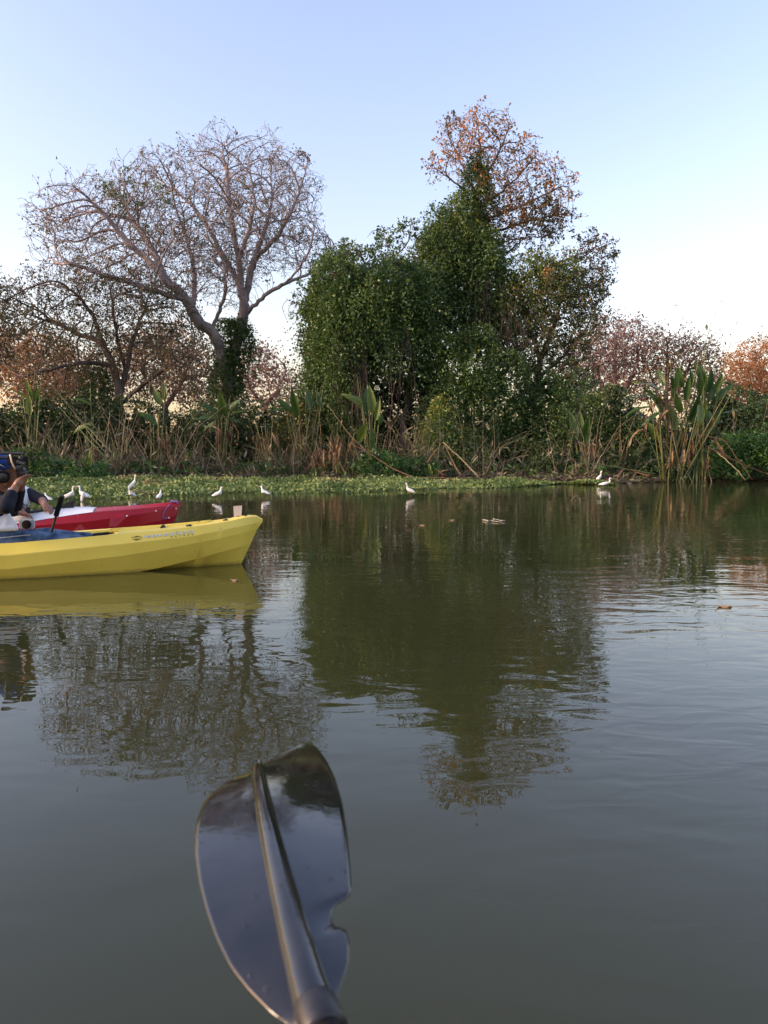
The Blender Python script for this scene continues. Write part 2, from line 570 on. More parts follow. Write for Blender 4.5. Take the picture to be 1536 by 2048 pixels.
# ------------------------------------------------------------------ space colonisation trees
class Skeleton:
    inertia = .55
    def __init__(s):
        s.pos = []; s.par = []; s.fixed = []
    def add_limb(s, pts, step=.3, wob=.02, r=None):
        pts = [np.asarray(p, float) for p in pts]
        if s.pos:
            A = np.array(s.pos)
            par = int(np.argmin(((A - pts[0]) ** 2).sum(1)))
            pts[0] = A[par]
        else:
            par = -1
        seg = np.array(pts)
        dl = np.concatenate([[0], np.cumsum(np.linalg.norm(np.diff(seg, axis=0), axis=1))])
        n = max(2, int(dl[-1] / step))
        tt = np.linspace(0, dl[-1], n + 1)
        # smooth (Catmull-like) by resampling and averaging
        C = np.stack([np.interp(tt, dl, seg[:, k]) for k in range(3)], -1)
        for _ in range(2):
            C[1:-1] = (C[:-2] + 2 * C[1:-1] + C[2:]) / 4
        C[1:-1] += rng.normal(0, wob, C[1:-1].shape)
        st = 0 if par == -1 else 1
        for p in C[st:]:
            s.pos.append(p); s.par.append(par); par = len(s.pos) - 1
    def grow(s, att, step, di, dk, iters=70, trop=(0, 0, .1), jit=.12, seed=1):
        r = np.random.default_rng(seed)
        pos = [np.array(s.pos)]
        par = list(s.par)
        Pn = np.array(s.pos)
        kids = np.zeros(len(Pn), int)
        for p in s.par:
            if p >= 0: kids[p] += 1
        att = np.asarray(att)
        near = np.empty(len(att), int); nd = np.empty(len(att))
        for a in range(0, len(att), 2000):
            D = ((att[a:a + 2000, None] - Pn[None]) ** 2).sum(-1)
            near[a:a + 2000] = D.argmin(1); nd[a:a + 2000] = np.sqrt(D.min(1))
        alive = nd > dk
        att, near, nd = att[alive], near[alive], nd[alive]
        trop = np.array(trop)
        for it in range(iters):
            if len(att) < 4: break
            act = nd < di
            if not act.any(): 
                di *= 1.5
                if di > 30: break
                continue
            dirs = np.zeros((len(Pn), 3))
            np.add.at(dirs, near[act], unit(att[act] - Pn[near[act]]))
            src = np.unique(near[act])
            src = src[kids[src] < 4]
            if len(src) == 0: break
            pa = np.asarray(par)[src]
            idr = np.where((pa >= 0)[:, None], unit(Pn[src] - Pn[np.maximum(pa, 0)]), 0)
            dv = unit(unit(dirs[src]) + s.inertia * idr + trop + r.normal(0, jit, (len(src), 3)))
            new = Pn[src] + dv * step
            i0 = len(Pn)
            Pn = np.concatenate([Pn, new]); par += list(src)
            kids[src] += 1
            kids = np.concatenate([kids, np.zeros(len(new), int)])
            D = ((att[:, None].astype(np.float32) - new[None].astype(np.float32)) ** 2).sum(-1)
            k = D.argmin(1); d = np.sqrt(D[np.arange(len(att)), k])
            b = d < nd
            near = np.where(b, k + i0, near); nd = np.where(b, d, nd)
            keep = nd > dk
            att, near, nd = att[keep], near[keep], nd[keep]
        s.pos = Pn; s.par = np.array(par)
    def sprigs(s, seed, length=(.15, .5), per=2, up=.5):
        r = np.random.default_rng(seed)
        hk = np.zeros(len(s.pos), bool); hk[s.par[s.par >= 0]] = True
        tips = np.where(~hk)[0]
        tips = np.repeat(tips, per)
        d = unit(s.pos[tips] - s.pos[s.par[tips]])
        d = unit(d + np.array((0, 0, up)) + r.normal(0, .35, d.shape))
        L_ = r.uniform(*length, (len(tips), 1))
        a = s.pos[tips] + d * L_ * .55
        b = a + unit(d + np.array((0, 0, -.15)) + r.normal(0, .25, d.shape)) * L_ * .35
        c = b + unit(d + np.array((0, 0, -1.1)) + r.normal(0, .4, d.shape)) * L_ * .22
        n0 = len(s.pos); m = len(tips)
        s.pos = np.concatenate([s.pos, a, b, c])
        s.par = np.concatenate([s.par, tips, n0 + np.arange(m), n0 + m + np.arange(m)])
    def radii(s, rtip, ex=2.3, rmax=9):
        n = len(s.pos)
        c = np.zeros(n)
        haskid = np.zeros(n, bool)
        haskid[s.par[s.par >= 0]] = True
        c[~haskid] = 1
        for i in range(n - 1, 0, -1):   # parents always precede children
            c[s.par[i]] += c[i]
        s.tip = ~haskid
        s.r = np.minimum(rtip * c ** (1 / ex), rmax)
        return s.r
    def mesh_parts(s):
        i = np.arange(1, len(s.pos)); p = s.par[1:]
        i = i[p >= 0]; p = s.par[i]
        ra = np.minimum(s.r[p], s.r[i] * 1.25); rb = s.r[i]
        A, B = s.pos[p], s.pos[i]
        d = B - A
        ext = np.where(rb > .05, .25 * rb, 0)[:, None]
        A = A - unit(d) * ext; B = B + unit(d) * ext
        out = []
        for lo, hi, k in ((0, .02, 3), (.02, .07, 5), (.07, 9, 10)):
            m = (rb >= lo) & (rb < hi)
            if m.any(): out.append(tubes(A[m], B[m], ra[m], rb[m], k))
        return out

def blob_points(blobs, n, r, shell=.55):
    """points in ellipsoids given as (px, py, rx, ry, Y, ry_depth)"""
    vol = np.array([b[2] * b[3] * (b[4] / F) ** 2 * b[5] for b in blobs])
    cnt = np.maximum(1, (n * vol / vol.sum()).astype(int))
    out = []
    for b, c in zip(blobs, cnt):
        C = P(b[0], b[1], b[4])
        rad = np.array((b[2] * b[4] / F, b[5], b[3] * b[4] / F))
        d = unit(r.normal(size=(c, 3)))
        wv_ = Wave(int(r.integers(1e6)), 1.1)
        k = r.uniform(shell ** 2.4, 1, (c, 1)) ** (1 / 2.4) * (1 + .13 * wv_(d))[:, None]
        out.append(C + d * k * rad)
    return np.concatenate(out)

def tree_leaves(sk, n, rmaxleaf, size, r, wave, spread=.12, droop=.5, bias=None, lo=.0, hi=1.0, keep=None):
    idx = np.where(sk.r < rmaxleaf)[0]
    if keep is not None:
        idx = idx[keep(sk.pos[idx])]
    if bias is not None:
        w = np.clip(bias(sk.pos[idx]), 0.01, None); w = w / w.sum()
        pick = r.choice(idx, n, p=w)
    else:
        pick = r.choice(idx, n)
    pos = sk.pos[pick] + r.normal(0, spread, (n, 3))
    ax = r.normal(size=(n, 3)) + np.array((0, 0, -droop))
    Ls = r.uniform(.6, 1.3, n) * size
    V_, Q_ = leaf_cards(pos, ax, Ls, Ls * r.uniform(.45, .7, n), r)
    t = np.clip(lo + (hi - lo) * (.5 + .33 * wave(pos) + r.normal(0, .16, n)), 0, 1)
    return V_, Q_, np.repeat(t, 4)

def make_tree(name, label, group, base, limbs, blobs, natt, step, rtip, bark, seed, leaf=None, extra=None, di=6, dk=None, trop=(0, 0, .08), ex=2.3, rmax=9, jit=.12, grp_cat='tree', shell=.3):
    r = np.random.default_rng(seed)
    sk = Skeleton()
    for l in limbs:
        sk.add_limb([P(*q) for q in l], step=max(.2, step))
    att = blob_points(blobs, natt, r, shell)
    dk = dk or step * 1.5
    a1 = blob_points(blobs, max(60, natt // 22), r, .15)
    sk.inertia = 1.1
    sk.grow(a1, step * 1.3, di, dk * 3.0, 60, trop, jit, seed)      # secondary branches first
    sk.inertia = 1.0
    sk.grow(att, step, di, dk, 90, trop, jit, seed)                 # then twigs
    sk.sprigs(seed + 5, (step * .9, step * 2.6))
    sk.radii(rtip, ex, rmax)
    e = empty(name, base, label, grp_cat, group)
    V_, Q_ = join(sk.mesh_parts())
    mk('trunk', V_, Q_, M[bark], e, True)
    if leaf:
        parts, tints = [], []
        for l in leaf:
            a, b, t = tree_leaves(sk, r=r, **l)
            parts.append((a, b)); tints.append(t)
        V_, Q_ = join(parts)
        mk('crown', V_, Q_, M[extra or 'leaf_bare'], e, False, np.concatenate(tints))
    return e, sk

# --- the big half-bare tree with the ivied trunk
D1 = 36.0
base1 = np.array([*P(452, 940, D1)[:2], 0.35])
T1_limbs = [
    [(448, 945, D1), (448, 870, D1), (452, 800, D1), (462, 730, D1), (474, 680, D1), (486, 640, D1), (489, 612, D1)],
    [(489, 612, D1), (482, 570, D1), (478, 520, D1 - .5), (466, 460, D1 - 1), (458, 400, D1 - 1), (452, 340, D1 - .5), (446, 300, D1)],
    [(489, 612, D1), (497, 565, D1 + .5), (508, 520, D1 + 1), (530, 460, D1 + 2), (545, 400, D1 + 2.5), (540, 330, D1 + 3), (525, 290, D1 + 3)],
    [(487, 636, D1), (505, 615, D1 - .3), (535, 585, D1 - .8), (562, 572, D1 - 1), (590, 550, D1 - 1.5), (618, 505, D1 - 2), (632, 450, D1 - 2)],
    [(562, 572, D1 - 1), (600, 555, D1 - .6), (640, 540, D1), (668, 500, D1 + .5)],
    [(455, 770, D1), (440, 700, D1 - .5), (425, 660, D1 - 1), (400, 648, D1 - 1.4), (386, 625, D1 - 1.6), (372, 595, D1 - 1.8), (335, 565, D1 - 2), (296, 520, D1 - 2), (256, 485, D1 - 2.2), (210, 430, D1 - 2.5), (160, 380, D1 - 3)],
    [(372, 595, D1 - 1.8), (330, 590, D1 - 2.6), (270, 568, D1 - 3.2), (200, 548, D1 - 4), (130, 520, D1 - 4.5)],
    [(335, 565, D1 - 2), (300, 490, D1 - .6), (265, 440, D1 + .3), (235, 390, D1 + 1)],
    [(386, 625, D1 - 1.6), (390, 560, D1 - .4), (380, 500, D1), (360, 440, D1 + .4)],
    [(482, 570, D1), (445, 510, D1 + .8), (415, 450, D1 + 1.5), (375, 400, D1 + 2), (330, 370, D1 + 2.2), (290, 330, D1 + 2.5)],
    [(478, 520, D1 - .5), (500, 455, D1 - 1.6), (510, 400, D1 - 2), (500, 340, D1 - 2.2)],
    [(508, 520, D1 + 1), (550, 480, D1 + .5), (580, 430, D1), (600, 380, D1), (612, 340, D1 + .2)],
    [(425, 660, D1 - 1), (440, 620, D1 - 1.4), (452, 585, D1 - 1.8), (450, 540, D1 - 2.2)],
]
T1_blobs = [(180, 420, 105, 85, D1 - 1.5, 3.2), (140, 500, 70, 80, D1 - 2, 2.5), (290, 420, 95, 100, D1, 3.5), (330, 340, 70, 55, D1 + 1, 2.5), (440, 340, 75, 85, D1, 3.5),
            (540, 350, 65, 92, D1 + 1, 3), (590, 430, 55, 110, D1, 3.2), (480, 470, 110, 90, D1, 4), (360, 510, 110, 75, D1 - 1, 3.5), (640, 500, 38, 50, D1 + .2, 2), (240, 560, 110, 50, D1 - 3, 2.5), (450, 560, 60, 60, D1 - 1.6, 2)]
w1 = Wave(11, 2.2)
make_tree('half_bare_tree', 'tall half-bare spreading tree with ivy-wrapped trunk and grey forking limbs', None, base1, T1_limbs, [(b[0], b[1] + (20 if b[1] < 425 else 4), b[2] * .96, b[3] - (8 if b[1] < 425 else 0), b[4], b[5]) for b in T1_blobs], 12500, .2, .0074, 'bark', 21,
          leaf=[dict(n=4200, rmaxleaf=.013, size=.10, wave=w1, spread=.05, droop=.9, lo=.1, hi=.9),
                dict(n=5500, rmaxleaf=.03, size=.12, wave=w1, spread=.1, droop=.4, lo=-.1, hi=.6, bias=lambda p: np.exp(2.6 * w1(p)))], extra='leaf_bare', di=5, dk=.25, rmax=.5, trop=(0, 0, .3), ex=2.3, jit=.05)

# ------------------------------------------------------------------ vine drapes and leafy masses
class Leaves:
    def __init__(s, seed):
        s.r = np.random.default_rng(seed); s.parts = []; s.t = []
    def add(s, V_, Q_, t):
        s.parts.append((V_, Q_)); s.t.append(t)
    def drape(s, blob, strands, size=.13, length=(.5, 2.2), tone=.45, front=.72, noise=None, core=1.0, top=-.35, stepl=.085, tvar=.12, sag=1.0):
        """leafy strands that start on an ellipsoid and hang down over it"""
        r = s.r
        strands = int(strands * 1.9)
        size = size * .72
        C = P(blob[0], blob[1], blob[4])
        rad = np.array((blob[2] * blob[4] / F, blob[5], blob[3] * blob[4] / F))
        noise = noise or Wave(int(r.integers(1e6)), 1.6)
        lump = Wave(int(r.integers(1e6)), 1.3)
        n = strands
        u = unit(r.normal(size=(n * 3, 3)))
        u = u[u[:, 2] > top]
        flip = r.uniform(size=len(u)) < front
        u[:, 1] = np.where(flip, -np.abs(u[:, 1]), u[:, 1])
        u = u[:n]
        n = len(u)
        lump2 = Wave(int(r.integers(1e6)), .75)
        hole = Wave(int(r.integers(1e6)), 1.0)
        u = u[hole(u * rad + C) > -.45]                 # bare places where the inside shows
        n = len(u)
        lim = 1 + .28 * lump(u * rad + C) + .14 * lump2(u * rad + C)
        p = C + u * rad * lim[:, None]
        ln = r.uniform(*length, n)
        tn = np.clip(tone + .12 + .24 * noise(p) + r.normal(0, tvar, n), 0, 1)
        sway = r.normal(0, .03, (n, 3)); sway[:, 2] = 0
        steps = int(length[1] / stepl)
        P_, A_, T_ = [], [], []
        for k in range(steps):
            live = ln > k * stepl
            if not live.any(): break
            o = (p[live] - C) / rad
            out = unit(o)
            P_.append(p[live] + r.normal(0, .07, (live.sum(), 3)))
            A_.append(out * .7 + np.array((0, 0, -.35)) + r.normal(0, .55, (live.sum(), 3)))
            T_.append(tn[live] + r.normal(0, .07, live.sum()))
            p = p + np.array((0, 0, -stepl * sag)) + sway + r.normal(0, .02, (n, 3))
            o = (p - C) / rad
            rho = np.linalg.norm(o, axis=1)
            m = (rho < lim) & (o[:, 2] > -.2)
            p = np.where(m[:, None], C + o * rad * (lim / np.maximum(rho, .2))[:, None], p)
        pos = np.concatenate(P_); ax = np.concatenate(A_); t = np.clip(np.concatenate(T_), 0, 1)
        ok = pos[:, 2] > .08
        pos, ax, t = pos[ok], ax[ok], t[ok]
        L_ = np.clip(np.exp(r.normal(-.08, .38, len(pos))), .4, 2.1) * size
        V_, Q_ = leaf_cards(pos, ax, L_, L_ * r.uniform(.45, .85, len(pos)), r)
        s.add(V_, Q_, np.repeat(t, 4))
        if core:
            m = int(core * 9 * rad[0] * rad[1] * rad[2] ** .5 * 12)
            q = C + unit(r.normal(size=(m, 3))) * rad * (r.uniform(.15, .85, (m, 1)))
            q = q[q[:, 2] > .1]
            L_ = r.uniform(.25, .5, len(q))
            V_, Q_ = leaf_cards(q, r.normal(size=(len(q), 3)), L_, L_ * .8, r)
            s.add(V_, Q_, np.repeat(np.clip(tone - .2 + r.normal(0, .1, len(q)), 0, 1), 4))  # inner leaves coloured darker, painting in the shade inside the mass
    def puffs(s, blob, clumps, per, size=.12, crad=.35, tone=.5, tvar=.14, shell=.4, noise=None, droop=.2):
        """round leaf clumps spread through an ellipsoid, with gaps between them"""
        r = s.r
        C = P(blob[0], blob[1], blob[4])
        rad = np.array((blob[2] * blob[4] / F, blob[5], blob[3] * blob[4] / F))
        noise = noise or Wave(int(r.integers(1e6)), 1.8)
        c = C + unit(r.normal(size=(clumps, 3))) * rad * (r.uniform(shell ** 3, 1, (clumps, 1)) ** (1 / 3))
        tn = tone + .18 * noise(c) + r.normal(0, tvar, clumps)
        cr = crad * r.uniform(.5, 1.3, clumps)
        pos = np.repeat(c, per, 0) + unit(r.normal(size=(clumps * per, 3))) * np.repeat(cr, per)[:, None] * r.uniform(.2, 1, (clumps * per, 1)) * np.array((1, 1, .75))
        ax = (pos - np.repeat(c, per, 0)) * 2 + r.normal(0, .5, pos.shape) + np.array((0, 0, -droop))
        t = np.clip(np.repeat(tn, per) + r.normal(0, .08, len(pos)), 0, 1)
        ok = pos[:, 2] > .08
        pos, ax, t = pos[ok], ax[ok], t[ok]
        L_ = r.uniform(.6, 1.35, len(pos)) * size
        V_, Q_ = leaf_cards(pos, ax, L_, L_ * r.uniform(.45, .75, len(pos)), r)
        s.add(V_, Q_, np.repeat(t, 4))
    def build(s, name, mat, parent):
        V_, Q_ = join(s.parts)
        return mk(name, V_, Q_, M[mat], parent, False, np.concatenate(s.t))

def wood(parent, paths, bark, name='trunk'):
    """bare trunks and stems from lists of (px, py, Y, radius)"""
    Vs, Fs = [], []
    for q in paths:
        pts = np.array([P(*a[:3]) for a in q]); rr = [a[3] for a in q]
        dl = np.concatenate([[0], np.cumsum(np.linalg.norm(np.diff(pts, axis=0), axis=1))])
        tt = np.linspace(0, dl[-1], max(3, int(dl[-1] / .4)))
        C = np.stack([np.interp(tt, dl, pts[:, k]) for k in range(3)], -1)
        C[1:-1] = (C[:-2] + 2 * C[1:-1] + C[2:]) / 4
        C[1:-1] += rng.normal(0, .03, C[1:-1].shape)
        a, b = path_tube(C, np.interp(tt, dl, rr), 8)
        o = len(Vs); Vs += list(a); Fs += [tuple(i + o for i in f) for f in b]
    return mk(name, Vs, Fs, M[bark], parent, True)

def gbase(px, Y):
    x = P(px, 912, Y)[0]
    return np.array((x, Y, float(ground_h(x, Y))))

# ivy on the half-bare tree
T1 = bpy.data.objects['half_bare_tree']
lv = Leaves(31)
for b, n in (((455, 870, 36, 75, D1, .75), 260), ((458, 770, 33, 70, D1, .7), 300), ((470, 700, 30, 50, D1, .6), 230), ((481, 660, 17, 20, D1, .4), 90)):
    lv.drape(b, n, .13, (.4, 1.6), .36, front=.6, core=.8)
for b in ((430, 480, 60, 70, D1, 2), (300, 420, 60, 60, D1 - 1, 2), (245, 380, 35, 45, D1 - 1, 1.5)):
    lv.puffs(b, 26, 22, .12, .3, .62, droop=.4)
lv.build('ivy', 'leaf_vine', T1)

# --- left lower tree with spreading dark limbs
D2 = 33.0
T2_limbs = [
    [(238, 945, D2), (237, 880, D2), (236, 820, D2), (238, 775, D2)],
    [(238, 775, D2), (226, 730, D2), (205, 690, D2), (190, 640, D2 - .5), (165, 600, D2 - 1), (130, 570, D2 - 1.5)],
    [(238, 800, D2), (252, 740, D2 + .4), (262, 690, D2 + .8), (280, 640, D2 + 1), (300, 590, D2 + 1.2), (310, 550, D2 + 1.4)],
    [(240, 810, D2), (290, 765, D2 - .5), (340, 730, D2 - 1), (380, 710, D2 - 1.2), (410, 690, D2 - 1.4)],
    [(290, 765, D2 - .5), (330, 770, D2 - 1.2), (380, 780, D2 - 1.8)],
    [(205, 690, D2), (150, 665, D2 + .5), (100, 640, D2 + 1), (55, 600, D2 + 1.2), (30, 570, D2 + 1.4)],
    [(226, 730, D2), (160, 725, D2 - 1), (110, 735, D2 - 1.5), (60, 750, D2 - 2)],
    [(252, 740, D2 + .4), (230, 660, D2 - .4), (225, 600, D2 - .8), (215, 560, D2 - 1)],
]
T2_blobs = [(230, 590, 110, 60, D2, 2.5), (110, 610, 90, 65, D2, 2.5), (60, 650, 65, 75, D2, 2.5), (320, 640, 85, 70, D2, 2.5), (200, 690, 140, 70, D2, 3), (370, 730, 60, 60, D2 - .8, 2), (100, 760, 80, 50, D2 - 1, 2)]
w2 = Wave(12, 1.8)
T2, sk2 = make_tree('spreading_tree', 'low spreading brown-leaved tree with dark branching limbs behind the reeds', None, gbase(238, D2), T2_limbs, T2_blobs, 6500, .2, .0075, 'bark_dark', 22,
          leaf=[dict(n=13000, rmaxleaf=.03, size=.12, wave=w2, spread=.09, droop=.3, lo=-.1, hi=.65)], extra='leaf_bare', di=5, dk=.3, rmax=.24, trop=(0, 0, .05))
lv = Leaves(32)
for b in ((195, 800, 30, 85, D2 + .5, .8), (170, 860, 60, 60, D2 + .3, 1.0)):
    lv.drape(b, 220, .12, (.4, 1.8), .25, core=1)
lv.build('ivy', 'leaf_vine', T2)

# --- tree whose crown just reaches in at the left border
D3 = 34.0
make_tree('border_tree', 'brown-leaved tree at the left border whose crown mostly lies outside the view', None, gbase(-95, D3),
          [[(-95, 940, D3), (-92, 850, D3), (-88, 780, D3)], [(-88, 780, D3), (-60, 700, D3), (-35, 640, D3), (-12, 590, D3)], [(-88, 780, D3), (-120, 700, D3), (-140, 620, D3)]],
          [(-40, 610, 62, 85, D3, 2.2), (-130, 600, 90, 90, D3, 2.5), (-40, 700, 60, 50, D3, 2)], 2600, .24, .011, 'bark_dark', 23,
          leaf=[dict(n=5500, rmaxleaf=.035, size=.15, wave=w2, spread=.18, lo=.0, hi=.7)], extra='leaf_bare', dk=.36, rmax=.25)

# --- background trees on the left, warm brown and orange
D4 = 52.0
for k, (nm, lab, px, blobs, ext, s_) in enumerate((
    ('orange_tree', 'distant orange-leaved tree with sunlight painted into its leaf colour behind the low spreading tree', 80, [(60, 740, 95, 62, D4, 4), (160, 760, 80, 55, D4, 4), (20, 720, 60, 45, D4, 3)], 'leaf_far_sun_orange', 41),
    ('rusty_tree', 'distant rusty tree seen between the ivied trunk and the spreading tree', 330, [(330, 730, 90, 75, D4 + 2, 4), (400, 770, 70, 55, D4 + 2, 3)], 'leaf_orange', 42),
    ('thin_tree', 'thin pinkish tree in the sky gap right of the ivied trunk', 530, [(530, 770, 65, 70, D4 - 6, 3), (490, 740, 35, 45, D4 - 6, 2), (585, 800, 35, 40, D4 - 6, 2)], 'leaf_far_red', 43))):
    Yb = blobs[0][4]
    top = blobs[0][1]
    make_tree(nm, lab, None, gbase(px, Yb), [[(px, 935, Yb), (px + 4, 860, Yb), (px, 815, Yb)], [(px, 815, Yb), (px - 30, 775, Yb), (px - 45, 745, Yb)], [(px, 815, Yb), (px + 25, 780, Yb), (px + 40, 750, Yb)]],
              blobs, 1800 if k < 2 else 1300, .34, .014, 'bark_red', s_, leaf=[dict(n=(9500, 7500, 2400)[k], rmaxleaf=.06, size=.22, wave=Wave(50 + k, 3), spread=.3, lo=0, hi=1)], extra=ext, dk=.5, rmax=.3)

# --- the tall tree with red-orange crown rising from the creepers
D5 = 35.0
T5_limbs = [
    [(930, 945, D5), (935, 850, D5), (930, 760, D5), (925, 660, D5), (932, 560, D5), (940, 470, D5), (950, 400, D5), (958, 350, D5)],
    [(958, 350, D5), (962, 300, D5), (955, 255, D5), (950, 225, D5)],
    [(955, 375, D5), (985, 330, D5 - .5), (1005, 290, D5 - 1), (1020, 250, D5 - 1)],
    [(950, 400, D5), (915, 370, D5 - .6), (885, 345, D5 - 1), (862, 335, D5 - 1.2)],
    [(950, 400, D5), (925, 330, D5 + .6), (905, 290, D5 + 1), (893, 255, D5 + 1)],
    [(948, 420, D5), (990, 395, D5 + .5), (1030, 360, D5 + .8), (1065, 320, D5 + 1)],
    [(945, 450, D5), (1000, 430, D5 - .5), (1055, 405, D5 - 1), (1100, 385, D5 - 1.2), (1140, 360, D5 - 1.4)],
    [(940, 480, D5), (1000, 462, D5 + .4), (1060, 440, D5 + .5), (1115, 430, D5 + .5)],
    [(938, 500, D5), (1000, 485, D5 - .6), (1060, 475, D5 - .9), (1105, 470, D5 - 1)],
    [(932, 600, D5), (1000, 580, D5 + .2), (1060, 550, D5), (1120, 525, D5 - .2), (1170, 505, D5 - .4), (1205, 488, D5 - .5)],
    [(1060, 550, D5), (1120, 560, D5 + .5), (1170, 570, D5 + .5), (1200, 560, D5 + .5)],
]
T5_blobs = [(958, 285, 70, 52, D5, 2.3), (885, 330, 36, 30, D5 - .5, 1.3), (910, 285, 30, 40, D5 + .5, 1.2), (1035, 325, 45, 50, D5, 1.8), (1105, 390, 52, 65, D5 - .5, 1.8), (1040, 440, 95, 55, D5, 2), (1185, 510, 45, 40, D5 - .3, 1.3), (1180, 580, 35, 60, D5 + .2, 1.3), (1120, 560, 50, 40, D5, 1.4), (985, 370, 60, 50, D5, 1.5)]
w5 = Wave(15, 1.7)
T5, sk5 = make_tree('red_topped_tree', 'tallest tree with red-orange sparse crown and creeper-draped trunk', None, gbase(930, D5), T5_limbs, T5_blobs, 4200, .2, .007, 'bark_dark', 25,
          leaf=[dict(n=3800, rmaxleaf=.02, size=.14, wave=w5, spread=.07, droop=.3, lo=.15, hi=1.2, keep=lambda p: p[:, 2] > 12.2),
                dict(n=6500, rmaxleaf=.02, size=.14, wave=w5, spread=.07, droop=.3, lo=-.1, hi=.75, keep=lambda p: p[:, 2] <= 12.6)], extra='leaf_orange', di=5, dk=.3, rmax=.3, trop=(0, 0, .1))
lv = Leaves(35)
w = Wave(36, 2.0)
for b, n, tone in (((952, 385, 26, 50, D5, .6), 150, .42), ((958, 335, 15, 35, D5, .4), 60, .45), ((925, 445, 42, 45, D5, 1.0), 260, .45), ((905, 510, 62, 62, D5 - .2, 1.5), 520, .5),
                   ((880, 480, 34, 40, D5 - .3, 1.0), 200, .45), ((965, 520, 35, 60, D5 - .6, 1.2), 300, .55), ((900, 610, 70, 90, D5, 1.6), 620, .33), ((990, 620, 50, 85, D5 - .3, 1.4), 380, .48)):
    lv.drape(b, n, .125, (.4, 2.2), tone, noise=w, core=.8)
lv.build('creeper', 'leaf_vine', T5)

# --- round tree drowned in creepers, left of the tall one
D6 = 33.0
T6 = empty('creeper_tree', gbase(720, D6), 'dark green round tree drowned in hanging creepers beside the tallest tree', 'tree')
wood(T6, [[(720, 950, D6, .28), (715, 850, D6, .25), (725, 740, D6, .2), (710, 640, D6, .14), (690, 560, D6, .07)], [(722, 800, D6, .18), (770, 700, D6, .13), (800, 600, D6, .08), (790, 540, D6, .04)],
          [(716, 840, D6, .14), (690, 760, D6, .1), (660, 680, D6, .05)], [(800, 950, D6 + .4, .18), (815, 800, D6 + .4, .14), (830, 680, D6 + .2, .08)]], 'bark_dark')
lv = Leaves(36)
w = Wave(37, 2.2)
for b, n, tone in (((692, 585, 55, 75, D6, 1.7), 560, .42), ((780, 600, 65, 72, D6, 1.9), 620, .38), ((730, 660, 80, 80, D6 - .3, 2.0), 620, .33), ((830, 640, 55, 90, D6 + .4, 1.6), 480, .3),
                   ((680, 720, 48, 90, D6 - .5, 1.5), 460, .36), ((655, 640, 34, 70, D6 + .2, 1.0), 240, .36), ((645, 780, 38, 70, D6, 1.0), 260, .34), ((700, 850, 50, 80, D6 - .3, 1.3), 320, .3)):
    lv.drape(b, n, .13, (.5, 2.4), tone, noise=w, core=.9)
for b, c in (((765, 480, 40, 35, D6 + .5, .9), 20), ((690, 500, 26, 28, D6 + .5, .7), 12), ((820, 470, 28, 34, D6 + .5, .8), 14), ((600, 620, 34, 35, D6 + .3, .8), 13), ((625, 700, 26, 30, D6, .6), 10), ((622, 600, 32, 50, D6 + .2, .9), 24), ((630, 690, 28, 50, D6, .9), 22), ((655, 535, 32, 32, D6 + .3, .9), 16), ((640, 770, 30, 40, D6 - .2, .8), 16)):
    lv.puffs(b, c, 26, .14, .26, .62, shell=.2, tvar=.2)
lv.build('creeper', 'leaf_vine', T6)
sk = Skeleton()
sk.add_limb([P(690, 600, D6), P(640, 610, D6), P(600, 612, D6), P(575, 600, D6)]); sk.add_limb([P(790, 560, D6), P(780, 510, D6), P(768, 470, D6)])
sk.add_limb([P(690, 560, D6), P(686, 520, D6), P(682, 480, D6)]); sk.add_limb([P(800, 560, D6), P(812, 500, D6), P(822, 450, D6)])
sk.grow(blob_points([(600, 620, 38, 40, D6, .8), (768, 480, 42, 36, D6 + .3, .8), (688, 500, 28, 32, D6 + .3, .7), (822, 470, 30, 38, D6 + .3, .8)], 420, np.random.default_rng(5), .2), .2, 4, .3)
sk.radii(.009)
mk('twigs', *join(sk.mesh_parts()), M['bark_dark'], T6, True)

# --- yellowing tree on the right of the tall one
D7 = 34.0
T7_limbs = [[(1075, 950, D7), (1070, 860, D7), (1072, 780, D7), (1080, 720, D7)], [(1080, 720, D7), (1060, 650, D7), (1040, 590, D7)], [(1080, 720, D7), (1110, 650, D7), (1125, 590, D7)],
            [(1075, 760, D7), (1130, 710, D7 - .5), (1170, 660, D7 - .7)], [(1072, 780, D7), (1120, 760, D7 + .5), (1170, 740, D7 + .5)], [(1072, 780, D7), (1030, 720, D7 - .5), (1000, 690, D7 - .7)]]
T7_blobs = [(1080, 600, 80, 70, D7, 2), (1140, 660, 55, 75, D7, 1.8), (1060, 700, 90, 70, D7, 2), (1130, 760, 60, 50, D7, 1.6), (1010, 690, 40, 60, D7, 1.4), (1172, 610, 40, 65, D7, 1.3)]
w7 = Wave(17, 1.5)
T7, sk7 = make_tree('yellowing_tree', 'olive tree with yellowing leaves and see-through crown right of the tallest tree', None, gbase(1075, D7), T7_limbs, T7_blobs, 3600, .2, .009, 'bark_dark', 27,
          leaf=[dict(n=12500, rmaxleaf=.03, size=.14, wave=w7, spread=.12, droop=.3, lo=.0, hi=.95)], extra='leaf_olive', dk=.3, rmax=.25)
lv = Leaves(38)
for b, n, tone in (((1062, 545, 46, 36, D7, 1.0), 130, .62), ((1110, 532, 40, 24, D7, .9), 80, .66), ((1040, 640, 36, 60, D7 + .3, 1.1), 90, .4), ((1020, 790, 55, 70, D7, 1.4), 150, .3)):
    lv.drape(b, n, .125, (.4, 1.8), tone, core=0, tvar=.18)
lv.build('creeper', 'leaf_vine', T7)

